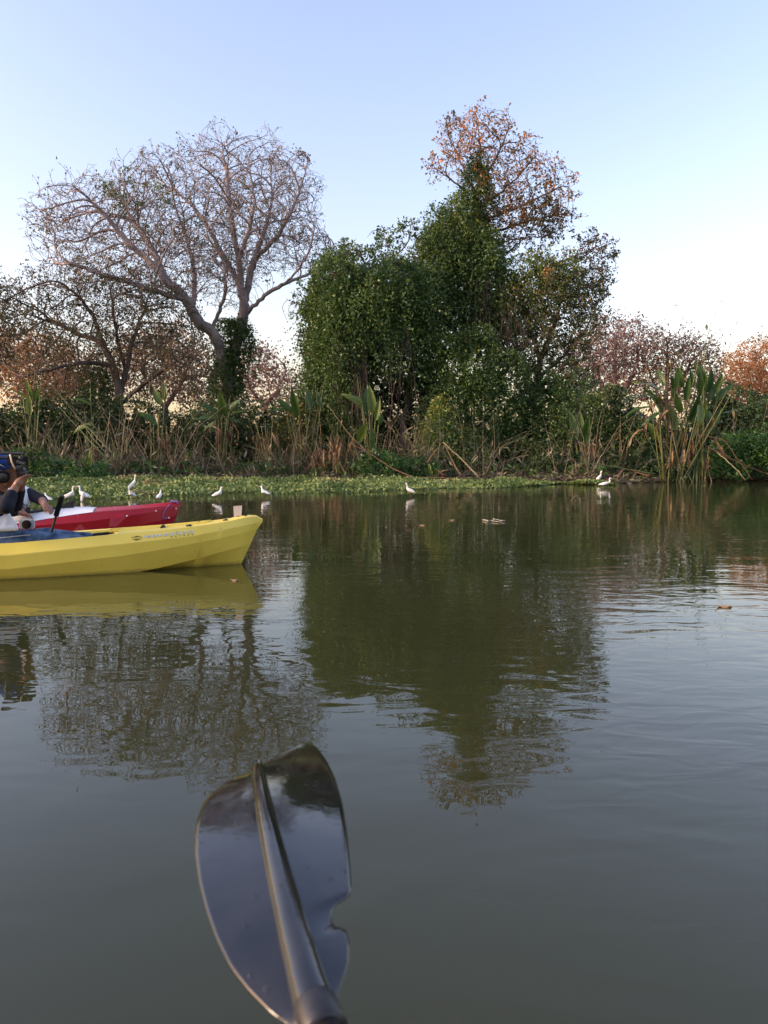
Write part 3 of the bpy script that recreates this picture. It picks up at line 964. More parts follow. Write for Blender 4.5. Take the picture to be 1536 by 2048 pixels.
def ragged(parent, blobs, seed, strands):
    """dead leaf patches, loose hanging vines and rough clumps that break up a creeper mass"""
    l = Leaves(seed)
    for b, c, tone in blobs:
        l.puffs(b, c, 24, .13, .3, tone, tvar=.12, shell=.75, droop=.5)
    l.build('loose_sprays', 'leaf_vine', parent)
    l = Leaves(seed + 1)
    for b, c, tone in blobs:
        l.puffs(b, max(4, c // 3), 22, .13, .3, .5, tvar=.25, shell=.85, droop=1.0)
    l.build('dead_leaves', 'leaf_bare', parent)
    rr = np.random.default_rng(seed + 2)
    A_, B_ = [], []
    for px0, px1, py0, py1, Y0, n_ in strands:
        for _ in range(n_):
            p = P(rr.uniform(px0, px1), rr.uniform(py0, (py0 * 2 + py1) / 3), Y0 + rr.uniform(-.3, .2))
            ln = rr.uniform(.3, 1) * (py1 - py0) * Y0 / F
            sw = rr.normal(0, .05, 2)
            for k in range(6):
                q = p + np.array((sw[0] + rr.normal(0, .03), sw[1], -ln / 6))
                A_.append(p); B_.append(q); p = q
    A_, B_ = np.array(A_), np.array(B_)
    ra = np.full(len(A_), .008)
    mk('hanging_vines', *tubes(A_, B_, ra, ra, 4), M['bark_dark'], parent, True)
ragged(T6, [((692, 560, 62, 62, D6, 1.7), 34, .6), ((785, 580, 72, 62, D6, 1.9), 34, .5), ((730, 660, 85, 85, D6 - .4, 2.0), 44, .5), ((670, 730, 52, 90, D6 - .5, 1.5), 34, .55), ((640, 660, 40, 90, D6, 1.1), 26, .5), ((640, 790, 45, 70, D6, 1.1), 22, .45)], 301,
       [(700, 735, 690, 860, 31.0, 34), (655, 700, 640, 800, 31.3, 20), (760, 830, 650, 800, 31.2, 20)])
ragged(T5, [((905, 500, 70, 62, D5 - .2, 1.5), 40, .62), ((955, 400, 34, 55, D5, .8), 18, .55), ((900, 610, 76, 90, D5, 1.7), 40, .5), ((985, 600, 55, 95, D5 - .3, 1.5), 40, .66), ((940, 470, 50, 40, D5, 1.2), 22, .62)], 311,
       [(940, 1010, 520, 700, 33.4, 40), (850, 900, 560, 700, 33.2, 16)])
ragged(T7, [((1065, 560, 70, 50, D7, 1.5), 14, .75), ((1110, 640, 70, 70, D7, 1.6), 14, .7), ((1050, 720, 85, 70, D7 - .3, 1.8), 18, .55), ((1130, 740, 60, 60, D7, 1.6), 12, .6)], 321,
       [(1000, 1060, 600, 760, 32.4, 24)])

# --- leafy thickets in front of the trees, down to the bank
def thicket(name, label, px, Y, blobs, seed, mat='leaf_vine', size=.12, length=(.4, 1.8), core=.9):
    e = empty(name, gbase(px, Y), label, 'bush')
    ri = np.random.default_rng(seed)
    for b, _n, _t in blobs:
        x0 = b[0] + ri.uniform(-10, 10)
        wood(e, [[(x0, proj((0, b[4], float(ground_h(P(x0, 912, b[4])[0], b[4])) - .1))[1], b[4], .05), (b[0] + ri.uniform(-.2, .2) * b[2], b[1] + b[3] * .2, b[4], .035), (b[0] + ri.uniform(-.4, .4) * b[2], b[1] - b[3] * .6, b[4], .015)]], 'bark_dark', 'stem')
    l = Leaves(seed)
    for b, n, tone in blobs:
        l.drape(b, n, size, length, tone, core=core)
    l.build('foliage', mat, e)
    return e
thicket('creeper_thicket', 'recessed thicket with shade painted into its dark leaves below the round creeper tree', 800, 33, [((790, 770, 85, 85, 35.6, 1.1), 620, .06), ((800, 860, 95, 85, 35.2, 1.0), 560, .06), ((745, 900, 40, 50, 33.6, .8), 120, .15), ((862, 770, 40, 90, 33.4, 1.0), 240, .22)], 61)  # near-darkest leaf tones paint the shade of the hollow
thicket('creeper_thicket', 'bright green creeper mound hanging in front of the tallest trunk', 930, 31, [((890, 705, 50, 40, 32.6, 1.0), 190, .46), ((950, 690, 42, 38, 32.9, 1.0), 150, .36), ((935, 775, 52, 50, 31.9, 1.1), 230, .5), ((995, 760, 46, 55, 32.3, 1.0), 190, .4), ((880, 830, 40, 70, 32.2, .8), 150, .26), ((960, 860, 52, 70, 31.7, .9), 230, .32), ((1010, 850, 36, 70, 32.1, .8), 140, .28)], 62)
thicket('creeper_thicket', 'olive yellow creeper column standing by the broken brown stalks', 880, 30.2, [((885, 870, 30, 75, 30.2, .6), 260, .74), ((915, 900, 40, 50, 30.4, .7), 200, .5)], 63)
thicket('creeper_thicket', 'deep green thicket below the yellowing tree', 1060, 31, [((1050, 845, 46, 70, 32.2, .9), 190, .3), ((1115, 840, 46, 66, 32.0, .9), 190, .34), ((1085, 785, 56, 42, 32.8, 1.0), 170, .48), ((1150, 800, 36, 50, 32.6, .8), 110, .42), ((1025, 915, 60, 36, 31.2, .8), 150, .2), ((1100, 915, 60, 36, 31.4, .8), 150, .2)], 64)
thicket('leafy_bush', 'dark green leafy bush left of the big paddle-leaved plant', 1210, 29, [((1200, 840, 60, 60, 30, 1.2), 420, .28), ((1255, 880, 50, 60, 29, 1.0), 280, .24), ((1160, 890, 50, 50, 30, 1.0), 260, .22)], 65, 'leaf_shrub', .14)
thicket('leafy_bush', 'shadowy bush behind the big paddle-leaved plant', 1390, 30, [((1370, 890, 70, 50, 29.6, 1.0), 300, .25), ((1470, 840, 55, 55, 31, 1.2), 380, .32), ((1430, 830, 40, 45, 31, 1.0), 240, .2), ((1540, 835, 50, 45, 31.5, 1.2), 260, .4)], 66, 'leaf_shrub', .13)
thicket('ferny_bush', 'bright green ferny bush on the bank right of the big paddle-leaved plant', 1490, 27, [((1490, 905, 60, 38, 27.4, 1.2), 520, .6), ((1560, 900, 60, 45, 27.4, 1.2), 420, .55), ((1450, 925, 35, 28, 27, .8), 200, .5)], 67, 'leaf_fern', .11, (.2, .8))
thicket('leafy_bush', 'dark hollow bush under the low spreading tree', 160, 31.5, [((150, 850, 90, 60, 32, 1.4), 460, .16), ((260, 860, 70, 65, 32, 1.2), 380, .13), ((60, 860, 70, 60, 32, 1.2), 360, .3), ((-60, 860, 80, 70, 31.5, 1.3), 300, .3)], 68, 'leaf_shrub', .12)
thicket('leafy_bush', 'dull green bush around the foot of the ivied trunk', 430, 32, [((370, 880, 70, 55, 32.4, 1.2), 380, .25), ((450, 870, 60, 60, 32, 1.2), 360, .3), ((530, 870, 55, 55, 32.5, 1.2), 300, .26)], 69, 'leaf_shrub', .12)
thicket('leafy_bush', 'brownish bush beneath the sky gap beside the round creeper tree', 590, 32, [((590, 870, 50, 60, 32.4, 1.1), 340, .4), ((640, 890, 45, 55, 32, 1.0), 300, .26), ((560, 900, 50, 40, 31.6, 1.0), 240, .35)], 70, 'leaf_olive', .12)
thicket('leafy_bush', 'low bright green weed clump at the reed foot near the standing egret', 190, 25.5, [((180, 945, 40, 24, 25.4, .7), 240, .4), ((120, 940, 40, 22, 26, .7), 180, .35), ((60, 925, 40, 30, 26.5, .8), 220, .5)], 71, 'leaf_fern', .1, (.15, .5))
thicket('leafy_bush', 'low green weed clump below the tall upright paddle-leaved plant', 770, 27, [((765, 930, 45, 26, 27.4, .7), 260, .35), ((830, 940, 35, 22, 27.4, .6), 180, .25)], 72, 'leaf_fern', .1, (.15, .6))
thicket('leafy_bush', 'dim weedy bank clump behind the two right-hand egrets', 1250, 27, [((1270, 930, 70, 24, 27.2, .7), 260, .2), ((1340, 940, 60, 20, 26.6, .7), 240, .3), ((1130, 935, 70, 26, 28, .8), 240, .15)], 73, 'leaf_shrub', .09, (.15, .5))

# --- background trees on the right
D8 = 56.0
for k, (nm, lab, px, blobs, ext, bark, s_, Yb) in enumerate((
    ('reddish_tree', 'bare reddish domed tree behind the dark bush on the right bank', 1225, [(1230, 700, 68, 60, D8, 3), (1170, 730, 40, 55, D8, 2.5), (1235, 760, 70, 50, D8, 3)], 'leaf_far_red', 'bark_red', 44, D8),
    ('brown_tree', 'dark brown twiggy tree between the reddish dome and orange tree', 1330, [(1335, 715, 58, 50, D8 - 2, 2.5), (1395, 725, 40, 45, D8 - 2, 2.2), (1350, 780, 70, 45, D8 - 2, 2.5)], 'leaf_far_red', 'bark_dark', 45, D8 - 2),
    ('sunlit_tree', 'broad orange tree at the far right with sunlight painted into its leaf colour', 1545, [(1530, 745, 88, 65, 62, 4), (1620, 740, 90, 75, 62, 4), (1490, 780, 50, 40, 62, 3), (1560, 800, 90, 40, 62, 3)], 'leaf_far_sun_orange', 'bark_orange', 46, 62))):
    make_tree(nm, lab, None, gbase(px, Yb), [[(px, 930, Yb), (px + 3, 860, Yb), (px, 820, Yb)], [(px, 820, Yb), (px - 22, 770, Yb), (px - 40, 720, Yb)], [(px, 820, Yb), (px + 5, 760, Yb), (px + 5, 690, Yb)], [(px, 820, Yb), (px + 30, 775, Yb), (px + 50, 725, Yb)]],
              blobs, (2800, 2400, 3600)[k], .3, .016, bark, s_, leaf=[dict(n=(6500, 4500, 15000)[k], rmaxleaf=.05, size=.2, wave=Wave(60 + k, 3), spread=.25, lo=(0, -.1, 0)[k], hi=(1, .8, 1)[k])], extra=ext, dk=.42, rmax=.3)

# --- far wood that closes the horizon
lv = Leaves(80)
for i in range(46):
    px = -900 + i * 75 + rng.uniform(-20, 20)
    Yb = rng.uniform(75, 100)
    hgt = rng.uniform(28, 62)
    lv.puffs((px, 915 - hgt * .5, 62, hgt * .75, Yb, 3), 60, 16, .5, .9, .45, shell=.1)
tag(lv.build('far_wood', 'leaf_bare', None), 'low brownish wood closing the horizon behind the bank', 'wood', kind='stuff')

# ------------------------------------------------------------------ floating plants along the bank
def in_mat(n, r):
    """random points between the mat's front edge and the reeds"""
    x = r.uniform(-26, 7.2, n); t = r.uniform(0, 1, n)
    f = edge_y(x) + .35 * np.sin(x * 1.3) + .22 * np.sin(x * 3.7 + 1) + .12 * np.sin(x * 9.1) + r.normal(0, .08, n) + .75
    b = shore_y(x) - 1.6
    b = np.where(x > 4.0, np.minimum(b, f + np.clip((6.6 - x) / 2.6, 0, 1) * 5 + .2), b)
    y = f + (b - f) * t ** .85
    return x, y, (y - f)
r = np.random.default_rng(90)
x, y, d = in_mat(90000, r)
wv = Wave(91, 1.4); wv2 = Wave(92, 4.0)
X3 = np.stack([x, y, 0 * x], -1)
lift = .02 + .05 * np.clip(d / 2, 0, 1) + .09 * np.clip(wv(X3), 0, 1) + .1 * np.clip((d - 5) / 4, 0, 1) + np.maximum(ground_h(x, y), 0)
X3[:, 2] = lift * r.uniform(.35, 1.1, len(x))
ax = r.normal(0, 1, (len(x), 3)); ax[:, 2] = np.abs(ax[:, 2]) * .5 + .25
sz = r.uniform(.04, .09, len(x)) * (1 + .25 * np.clip(d / 6, 0, 1))
V_, Q_ = leaf_cards(X3, ax, sz, sz * .85, r, .12)
t = np.clip(.48 + .2 * wv(X3) + .18 * wv2(X3) + r.normal(0, .12, len(x)) - .2 * np.clip((d - 4) / 5, 0, 1), 0, 1)
t = np.where((wv2(X3) + .5 * wv(X3) > .95) & (r.uniform(size=len(t)) < .45), 1.0, t)
tag(mk('water_hyacinth', V_, Q_, M['leaf_mat'], None, False, np.repeat(t, 4)), 'low green mat of floating water plants along the bank', 'water plants', kind='stuff')
# right-hand bank weeds
x = r.uniform(8.5, 22, 15000); y = shore_y(x) + .1 + r.uniform(0, 1, len(x)) ** 1.3 * 2.2
X3 = np.stack([x, y, np.maximum(ground_h(x, y), 0) + r.uniform(.0, .1, len(x))], -1)
keep = (wv(X3) + .6 * wv2(X3) + (x - 13) * .12) > 0
X3 = X3[keep]
ax = r.normal(0, 1, X3.shape); ax[:, 2] = np.abs(ax[:, 2]) + .3
sz = r.uniform(.05, .12, len(X3))
V_, Q_ = leaf_cards(X3, ax, sz, sz * .7, r, .15)
tag(mk('bank_weeds', V_, Q_, M['leaf_mat'], None, False, np.repeat(np.clip(.4 + .2 * wv(X3) + r.normal(0, .12, len(X3)), 0, 1), 4)), 'low green weeds on the right-hand bank', 'weeds', kind='stuff')
# dead leaf and stem litter on the bank
n = 26000
x = r.uniform(-24, 22, n); y = shore_y(x) + r.uniform(-.3, 1, n) * 3.2 + .6
X3 = np.stack([x, y, np.maximum(ground_h(x, y), .02) + r.uniform(0, .12, n)], -1)
ax = r.normal(0, 1, (n, 3)); ax[:, 2] *= .35
sz = r.uniform(.08, .4, n)
V_, Q_ = leaf_cards(X3, ax, sz, np.minimum(sz * .3, .06), r, .1)
tag(mk('leaf_litter', V_, Q_, M['dry_litter'], None, False, np.repeat(np.clip(.35 + .2 * wv(X3) + r.normal(0, .2, n), 0, 1), 4)), 'brown dead leaves and stems lying on the bank', 'leaf litter', kind='stuff')

# tangled dry stems standing between the reeds: nobody could count these
n = 2300
x = np.concatenate([r.uniform(-17, 1.0, n - 900), r.uniform(8.5, 16, 600), r.uniform(1, 8.5, 300)])
x = x + .35 * np.sin(x * 2.3) + .3 * np.sin(x * 1.1 + 1)
y = shore_y(x) + r.uniform(.9, 3.6, n)
z0 = ground_h(x, y)
den = Wave(95, 1.5)
A = np.stack([x, y, z0], -1)
hh = np.clip(r.gamma(2.6, .38, n) * (1 + .75 * den(A)), .15, 3.2)
lean = r.normal(0, .42, (n, 2))
Bm = A + np.stack([lean[:, 0] * hh * .5, lean[:, 1] * hh * .3, hh * .55], -1)
B2 = A + np.stack([lean[:, 0] * hh * 1.15 + r.normal(0, .12, n), lean[:, 1] * hh * .7, hh * (1 - .3 * np.abs(lean[:, 0]))], -1)
rad = r.uniform(.006, .017, n)
V1, Q1 = tubes(A, Bm, rad, rad * .85, 3)
V2, Q2 = tubes(Bm, B2, rad * .85, rad * .4, 3)
tt = np.clip(.42 + .2 * den(A) + r.normal(0, .25, n), 0, 1)
# dead strap leaves hanging from them
m = 3600
pk = r.integers(0, n, m)
f = r.uniform(.2, .9, (m, 1))
pos = A[pk] * (1 - f) + B2[pk] * f
axl = r.normal(0, .6, (m, 3)) + np.array((0, 0, -.7))
L_ = r.uniform(.12, .5, m)
V3, Q3 = leaf_cards(pos, axl, L_, L_ * r.uniform(.1, .25, m), r, .3)
Vt, Qt = join([(V1, Q1), (V2, Q2), (V3, Q3)])
tint = np.concatenate([np.repeat(tt, 6), np.repeat(tt, 6), np.repeat(np.clip(tt[pk] + r.normal(.1, .15, m), 0, 1), 4)])
tag(mk('dry_reed_tangle', Vt, Qt, M['dry_litter'], None, False, tint), 'brown tangle of dry reed stems along the foot of the trees', 'reeds', kind='stuff')

n = 5200
x = np.concatenate([r.uniform(-17, 3, n - 1200), r.uniform(3, 20, 1200)])
y = shore_y(x) + r.uniform(.6, 3.0, n)
cl_ = Wave(97, 1.7)
X3 = np.stack([x, y, ground_h(x, y)], -1)
hgt = np.clip(.25 + .55 * cl_(X3), .05, 1.2) * r.uniform(0, 1, n) ** .7
X3[:, 2] += hgt
ax = r.normal(0, 1, (n, 3)); ax[:, 2] = ax[:, 2] * .5 - .1; ax[:, 1] -= .3
sz = r.uniform(.1, .3, n)
V_, Q_ = leaf_cards(X3, ax, sz, sz * r.uniform(.3, .6, n), r, .2)
tag(mk('undergrowth', V_, Q_, M['leaf_fern'], None, False, np.repeat(np.clip(.5 + .25 * cl_(X3) + r.normal(0, .15, n), 0, 1), 4)), 'broad green undergrowth leaves mixed among the dry reeds', 'undergrowth', kind='stuff')

# ------------------------------------------------------------------ big-leaved marsh plants
def blade_leaf(name, wid, arch, ragged=0.0, curl=.25, n=12, seed=0, tipw=.05):
    """leaf blade of unit length along +X, folded at the midrib, arching down"""
    rr = np.random.default_rng(seed)
    V_, Fc = [], []
    for i in range(n + 1):
        u = i / n
        w_ = wid * (math.sin(math.pi * min(1, .08 + u * .95)) ** .65) * (1 - .35 * u)
        if i == n: w_ = .004
        x_, z_ = u - arch * .22 * u * u, -arch * u * u * .6
        for sgn, k in ((-1, 1), (-1, .5), (0, 0), (1, .5), (1, 1)):
            ww = w_ * (1 - ragged * rr.uniform(0, .75) * (k == 1))
            V_.append((x_ - (.05 * ww if k == 1 else 0), sgn * ww * k, z_ + curl * ww * k * k + (ragged * rr.normal(0, .03) if k else 0)))
    for i in range(n):
        for j in range(4):
            a = i * 5 + j
            if ragged and j in (0, 3) and rr.uniform() < ragged * .35: continue
            Fc.append((a, a + 1, a + 6, a + 5))
    return pymesh(name, V_, Fc, True)
LM = {'broad': [blade_leaf('leaf_broad', .22, .25, 0, .35, seed=1), blade_leaf('leaf_broad_b', .2, .55, .12, .3, seed=2)],
      'upright': [blade_leaf('leaf_upright', .165, .1, 0, .55, seed=3), blade_leaf('leaf_upright_b', .18, .2, .05, .5, seed=4)],
      'ragged': [blade_leaf('leaf_ragged', .18, .6, .55, .15, seed=5)],
      'dry': [blade_leaf('leaf_dry', .11, .9, .5, .9, seed=6), blade_leaf('leaf_dry_b', .09, 1.3, .4, 1.1, seed=7)]}
for k, l in LM.items():
    for me in l:
        me.materials.append(M['leaf_dry' if k == 'dry' else 'leaf_big'])
STEM = pymesh('stem', *path_tube([(0, 0, 0), (.02, 0, .33), (.0, .01, .66), (0, 0, 1)], [1, .85, .6, .35], 5), True)
# unit stem: radius 1 in x and y would be far too thick, so it is scaled per object
def place_stem(name, a, b, rad, mat, parent, bend=0):
    a = np.asarray(a, float); b = np.asarray(b, float)
    d = b - a
    key = 'stem_' + mat
    me = bpy.data.meshes.get(key)
    if me is None:
        V_, Fc = path_tube([(0, 0, 0), (.9, 0, .25), (1.1, .3, .5), (.6, .2, .75), (0, 0, 1)], [1, .95, .85, .7, .45], 6)
        me = pymesh(key, V_, Fc, True)
        me.materials.append(M[mat])
    o = bpy.data.objects.new(name, me)
    COL.objects.link(o)
    L_ = float(np.linalg.norm(d))
    q = Vector(d).to_track_quat('Z', 'X')
    o.rotation_mode = 'QUATERNION'
    o.rotation_quaternion = q @ Vector((0, 0, 1)).rotation_difference(Vector((0, 0, 1)))
    o.scale = (rad, rad, L_)
    if parent is not None:
        o.parent = parent
        a = a - base_of(parent)
    o.location = a
    return o
def place_leaf(parent, p, ang, length, kind, roll, yaw):
    """blade from p; ang = direction in the picture plane (deg, 0 right, 90 up), yaw turns it towards or away from the lake"""
    me = random.choice(LM[kind])
    o = bpy.data.objects.new('dry_leaf' if kind == 'dry' else 'leaf', me)
    COL.objects.link(o)
    a = R(ang)
    d = Vector((math.cos(a) * math.cos(R(yaw)), math.sin(R(yaw)), math.sin(a) * math.cos(R(yaw))))
    X_ = d.normalized()
    ref = Vector((0, -1, 0)) if abs(X_.z) > .8 else Vector((0, -.45, 1))
    ref = (Matrix.Rotation(R(roll), 3, X_) @ ref)
    Y_ = ref.cross(X_).normalized(); Z_ = X_.cross(Y_)
    m = Matrix((X_, Y_, Z_)).transposed()
    o.rotation_euler = m.to_euler()
    o.scale = (length, length * random.uniform(.85, 1.15), length)
    o.parent = parent
    o.location = np.asarray(p) - base_of(parent)
    return o
def marsh_plant(label, px, Y, leaves, name='marsh_plant', group=None, spread=12):
    """leaves: (px, py, angle, length px, kind)"""
    b = gbase(px, Y)
    e = empty(name, b, label, 'plant', group)
    for q in leaves:
        yy = Y + random.uniform(-.35, .35)
        lp = P(q[0], q[1], yy)
        s0 = b + np.array(((lp[0] - b[0]) * .25 + random.uniform(-spread, spread) * Y / F, random.uniform(-.25, .25), -.06))
        dry = q[4] == 'dry'
        place_stem('stem', s0, lp, .022 if not dry else .014, 'stalk_dry' if dry and random.random() < .7 else 'stalk_green', e)
        place_leaf(e, lp, q[2] + random.uniform(-10, 10), q[3] * (1.15 if q[4] != 'upright' else 1.02) * yy / F, q[4], random.uniform(-30, 30), random.uniform(-35, 20))
    return e
def rnd_dry(px, py, n, wx, wy, ln=40):
    return [(px + random.uniform(-wx, wx), py + random.uniform(-wy, wy), random.uniform(-110, -70), random.uniform(.6, 1.2) * ln, 'dry') for _ in range(n)]

marsh_plant('largest clump of tall paddle-shaped green leaves standing at the right-hand water edge', 1375, 26.0, [
    (1335, 790, 150, 75, 'ragged'), (1320, 800, 165, 45, 'broad'), (1325, 835, 120, 70, 'broad'), (1318, 825, 200, 40, 'ragged'), (1350, 778, 95, 40, 'upright'),
    (1345, 790, 110, 45, 'upright'), (1365, 775, 98, 45, 'upright'), (1385, 775, 85, 42, 'upright'), (1372, 800, 100, 50, 'upright'), (1362, 825, 110, 55, 'upright'), (1378, 840, 88, 60, 'upright'),
    (1405, 790, 105, 55, 'broad'), (1412, 785, 75, 45, 'broad'), (1425, 790, 80, 45, 'upright'), (1420, 800, 60, 45, 'ragged'), (1410, 820, -70, 50, 'broad'), (1400, 810, -100, 45, 'broad'),
    (1395, 830, 60, 40, 'upright'), (1300, 795, 155, 40, 'ragged'), (1330, 770, 120, 40, 'broad'), (1398, 760, 92, 40, 'upright'), (1435, 800, 50, 40, 'broad'), (1390, 855, 80, 60, 'upright'), (1350, 860, 105, 60, 'upright'), (1420, 860, 70, 50, 'upright'), (1330, 870, 130, 45, 'broad'), (1408, 770, 100, 38, 'upright'), (1340, 820, 205, 50, 'dry'), (1330, 800, 185, 50, 'dry'), (1355, 855, -95, 45, 'dry'), (1362, 860, -85, 40, 'dry'), (1372, 860, -90, 45, 'dry'), (1425, 835, -80, 40, 'dry'), (1305, 830, 220, 45, 'dry'),
    (1300, 815, 175, 55, 'broad'), (1312, 850, 150, 50, 'broad'), (1290, 860, 170, 40, 'dry'), (1320, 880, 120, 45, 'broad'), (1345, 895, -110, 50, 'dry'), (1385, 880, -80, 55, 'dry'), (1398, 870, -95, 50, 'dry'), (1430, 880, -60, 45, 'dry'), (1440, 830, 30, 45, 'ragged'), (1365, 900, -85, 50, 'dry'), (1375, 905, -80, 45, 'dry'), (1405, 905, -60, 40, 'dry'), (1415, 915, -100, 40, 'dry'), (1335, 915, -95, 36, 'dry')], spread=40)
marsh_plant('paddle-leaved plant with nodding leaves at the left behind the video camera', 62, 29.0, [
    (58, 800, 140, 45, 'ragged'), (66, 795, 110, 40, 'upright'), (72, 800, 75, 38, 'broad'), (80, 800, 40, 34, 'broad'), (60, 830, 95, 42, 'upright'), (50, 830, 170, 36, 'broad'), (48, 842, 190, 34, 'ragged'),
    (70, 820, 20, 30, 'broad'), (75, 880, -100, 30, 'dry'), (78, 905, -90, 28, 'dry')], spread=10)
marsh_plant('lone leaning plant with two pale horizontal leaves before the dark hollow', 188, 29.5, [
    (182, 812, 150, 45, 'broad'), (186, 850, 185, 48, 'broad'), (172, 852, 10, 20, 'broad'), (212, 866, 175, 26, 'broad'), (187, 885, -90, 40, 'dry'), (192, 890, -95, 36, 'dry')], spread=6)
marsh_plant('small plant with a big drooping light green leaf beside a curled dry one', 312, 29.0, [
    (308, 846, 125, 40, 'broad'), (318, 850, 140, 40, 'broad'), (300, 815, 165, 36, 'broad'), (330, 800, 88, 40, 'upright'), (322, 808, 120, 34, 'broad'), (300, 862, 200, 36, 'dry'), (316, 868, -80, 30, 'dry'), (322, 880, -95, 34, 'dry')], spread=10)
marsh_plant('tufted plant with spreading leaf fan and brown skirt below the ivied trunk', 448, 29.5, [
    (445, 830, 100, 45, 'upright'), (440, 832, 140, 45, 'broad'), (452, 830, 60, 42, 'broad'), (436, 835, 170, 40, 'broad'), (458, 832, 25, 38, 'broad'), (448, 828, 85, 48, 'upright'), (455, 838, 0, 34, 'ragged'), (432, 845, 195, 34, 'ragged'),
    (445, 855, -95, 55, 'dry'), (452, 858, -85, 60, 'dry'), (460, 856, -75, 50, 'dry'), (438, 858, -105, 48, 'dry'), (466, 850, -60, 40, 'dry'), (430, 852, 210, 40, 'dry')], spread=8)
marsh_plant('paddle-leaved plant with dark upright leaves against the sky gap', 610, 30.0, [
    (597, 830, 92, 62, 'upright'), (585, 825, 140, 40, 'broad'), (578, 822, 160, 34, 'broad'), (622, 815, 100, 34, 'broad'), (636, 820, 80, 44, 'upright'), (642, 815, 110, 40, 'upright'), (612, 822, 60, 28, 'broad'), (570, 818, 120, 26, 'broad'),
    (605, 870, -90, 36, 'dry'), (590, 875, -100, 34, 'dry')], spread=10)
marsh_plant('slender plant of tall stiff leaves in front of the creeper trees', 742, 28.0, [
    (738, 830, 98, 62, 'upright'), (746, 825, 95, 55, 'upright'), (722, 812, 145, 46, 'broad'), (724, 806, 155, 40, 'broad'), (752, 840, 85, 45, 'upright'), (730, 850, -110, 40, 'broad'), (758, 850, 80, 24, 'broad'), (742, 900, 95, 50, 'upright'), (735, 870, -95, 36, 'dry'), (742, 860, 215, 28, 'dry')], spread=7)
marsh_plant('small fresh green plant sprouting from the weed clump', 180, 26.0, [(178, 930, 95, 34, 'upright'), (183, 932, 80, 30, 'upright'), (174, 935, 115, 28, 'upright'), (188, 938, 60, 24, 'broad')], spread=4)
marsh_plant('short yellow-green tuft among broken stalks at the mat edge', 870, 26.5, [(868, 950, 95, 30, 'upright'), (873, 950, 75, 28, 'upright'), (864, 950, 115, 26, 'upright'), (878, 950, 60, 24, 'dry'), (860, 952, 130, 22, 'upright')], spread=4)
marsh_plant('grey-green reed fan with hanging brown leaves beside the dark bush', 1165, 28.5, [
    (1150, 880, 100, 60, 'upright'), (1158, 880, 95, 60, 'upright'), (1165, 882, 85, 55, 'upright'), (1142, 885, 115, 45, 'upright'), (1172, 890, 75, 45, 'upright'), (1178, 885, -95, 45, 'dry'), (1185, 890, -85, 45, 'dry'), (1195, 885, -100, 40, 'dry'), (1190, 905, -80, 36, 'dry')], spread=10)
marsh_plant('clump of brown hanging dead leaves at the foot of the dark bush', 1245, 27.5, [(1240, 865, 240, 28, 'dry'), (1248, 895, -95, 34, 'dry'), (1243, 900, -85, 32, 'dry'), (1275, 900, -90, 32, 'dry'), (1238, 935, -70, 28, 'dry'), (1236, 945, -110, 26, 'dry'), (1258, 880, 60, 20, 'broad')], spread=10)
marsh_plant('reddish dead plant clump below the round creeper tree', 690, 28.0, rnd_dry(690, 890, 12, 26, 20, 42), spread=14)
marsh_plant('rusty dead plant clump left of the stiff-leaved plant', 650, 28.4, rnd_dry(640, 895, 10, 22, 20, 40), spread=14)
marsh_plant('dead brown plant clump between tufted plant and sky gap', 530, 29.0, rnd_dry(530, 880, 9, 26, 18, 38), spread=12)
marsh_plant('dead brown plant clump beneath the curled dry leaf', 350, 28.8, rnd_dry(350, 885, 9, 26, 18, 36), spread=12)

# ------------------------------------------------------------------ single stalks and fallen stems
def stalk(label, pts, rad, mat='stalk_dry', name='reed_stalk', cat='stalk', group=None):
    W_ = np.array([P(*p) for p in pts])
    dl = np.concatenate([[0], np.cumsum(np.linalg.norm(np.diff(W_, axis=0), axis=1))])
    tt = np.linspace(0, dl[-1], max(3, len(pts) * 3))
    C = np.stack([np.interp(tt, dl, W_[:, k]) for k in range(3)], -1)
    C[1:-1] += rng.normal(0, .008, C[1:-1].shape)
    b = W_[0]
    V_, Fc = path_tube(C - b, np.interp(tt, dl, np.linspace(rad, rad * .45, len(pts))), 6)
    me = pymesh(name, V_, Fc, True)
    o = link(name, me, M[mat], None, b)
    return tag(o, label, cat, group)
stalk('long pale stem lying level across the weed mat edge', [(620, 962, 25.5), (720, 957, 25.6), (860, 956, 25.6), (960, 957, 25.7)], .028, 'stalk_dry', 'fallen_reed')
stalk('pale stem sloping from reeds down to the level fallen stem', [(830, 955, 26.0), (790, 940, 26.4), (745, 910, 26.8), (700, 885, 27.2)], .026, 'stalk_dry', 'fallen_reed')
stalk('broken stalk folded into a sharp peak, left leg', [(855, 925, 26.6), (868, 905, 26.6), (884, 885, 26.6)], .035, 'stalk_dry', 'broken_stalk')
stalk('broken stalk folded into a sharp peak, long right leg', [(960, 957, 26.4), (925, 920, 26.5), (886, 884, 26.6)], .035, 'stalk_dry', 'broken_stalk')
stalk('reddish broken stalk standing inside the folded peak', [(925, 957, 26.5), (905, 920, 26.6), (890, 892, 26.7)], .03, 'stalk_dry', 'broken_stalk')
stalk('dark bare stick leaning right beside the yellow-green tuft', [(905, 962, 26.2), (930, 945, 26.5), (960, 925, 27.0)], .03, 'stalk_dry', 'fallen_reed')
stalk('crooked pale stem resting by the yellow-green tuft', [(890, 957, 26.2), (875, 940, 26.2), (893, 952, 26.0)], .022, 'stalk_dry', 'fallen_reed')
stalk('long greenish cane leaning over the water by the two right-hand egrets', [(1310, 948, 25.4), (1240, 936, 25.2), (1195, 928, 25.0), (1155, 929, 24.8)], .033, 'stalk_green', 'fallen_cane')
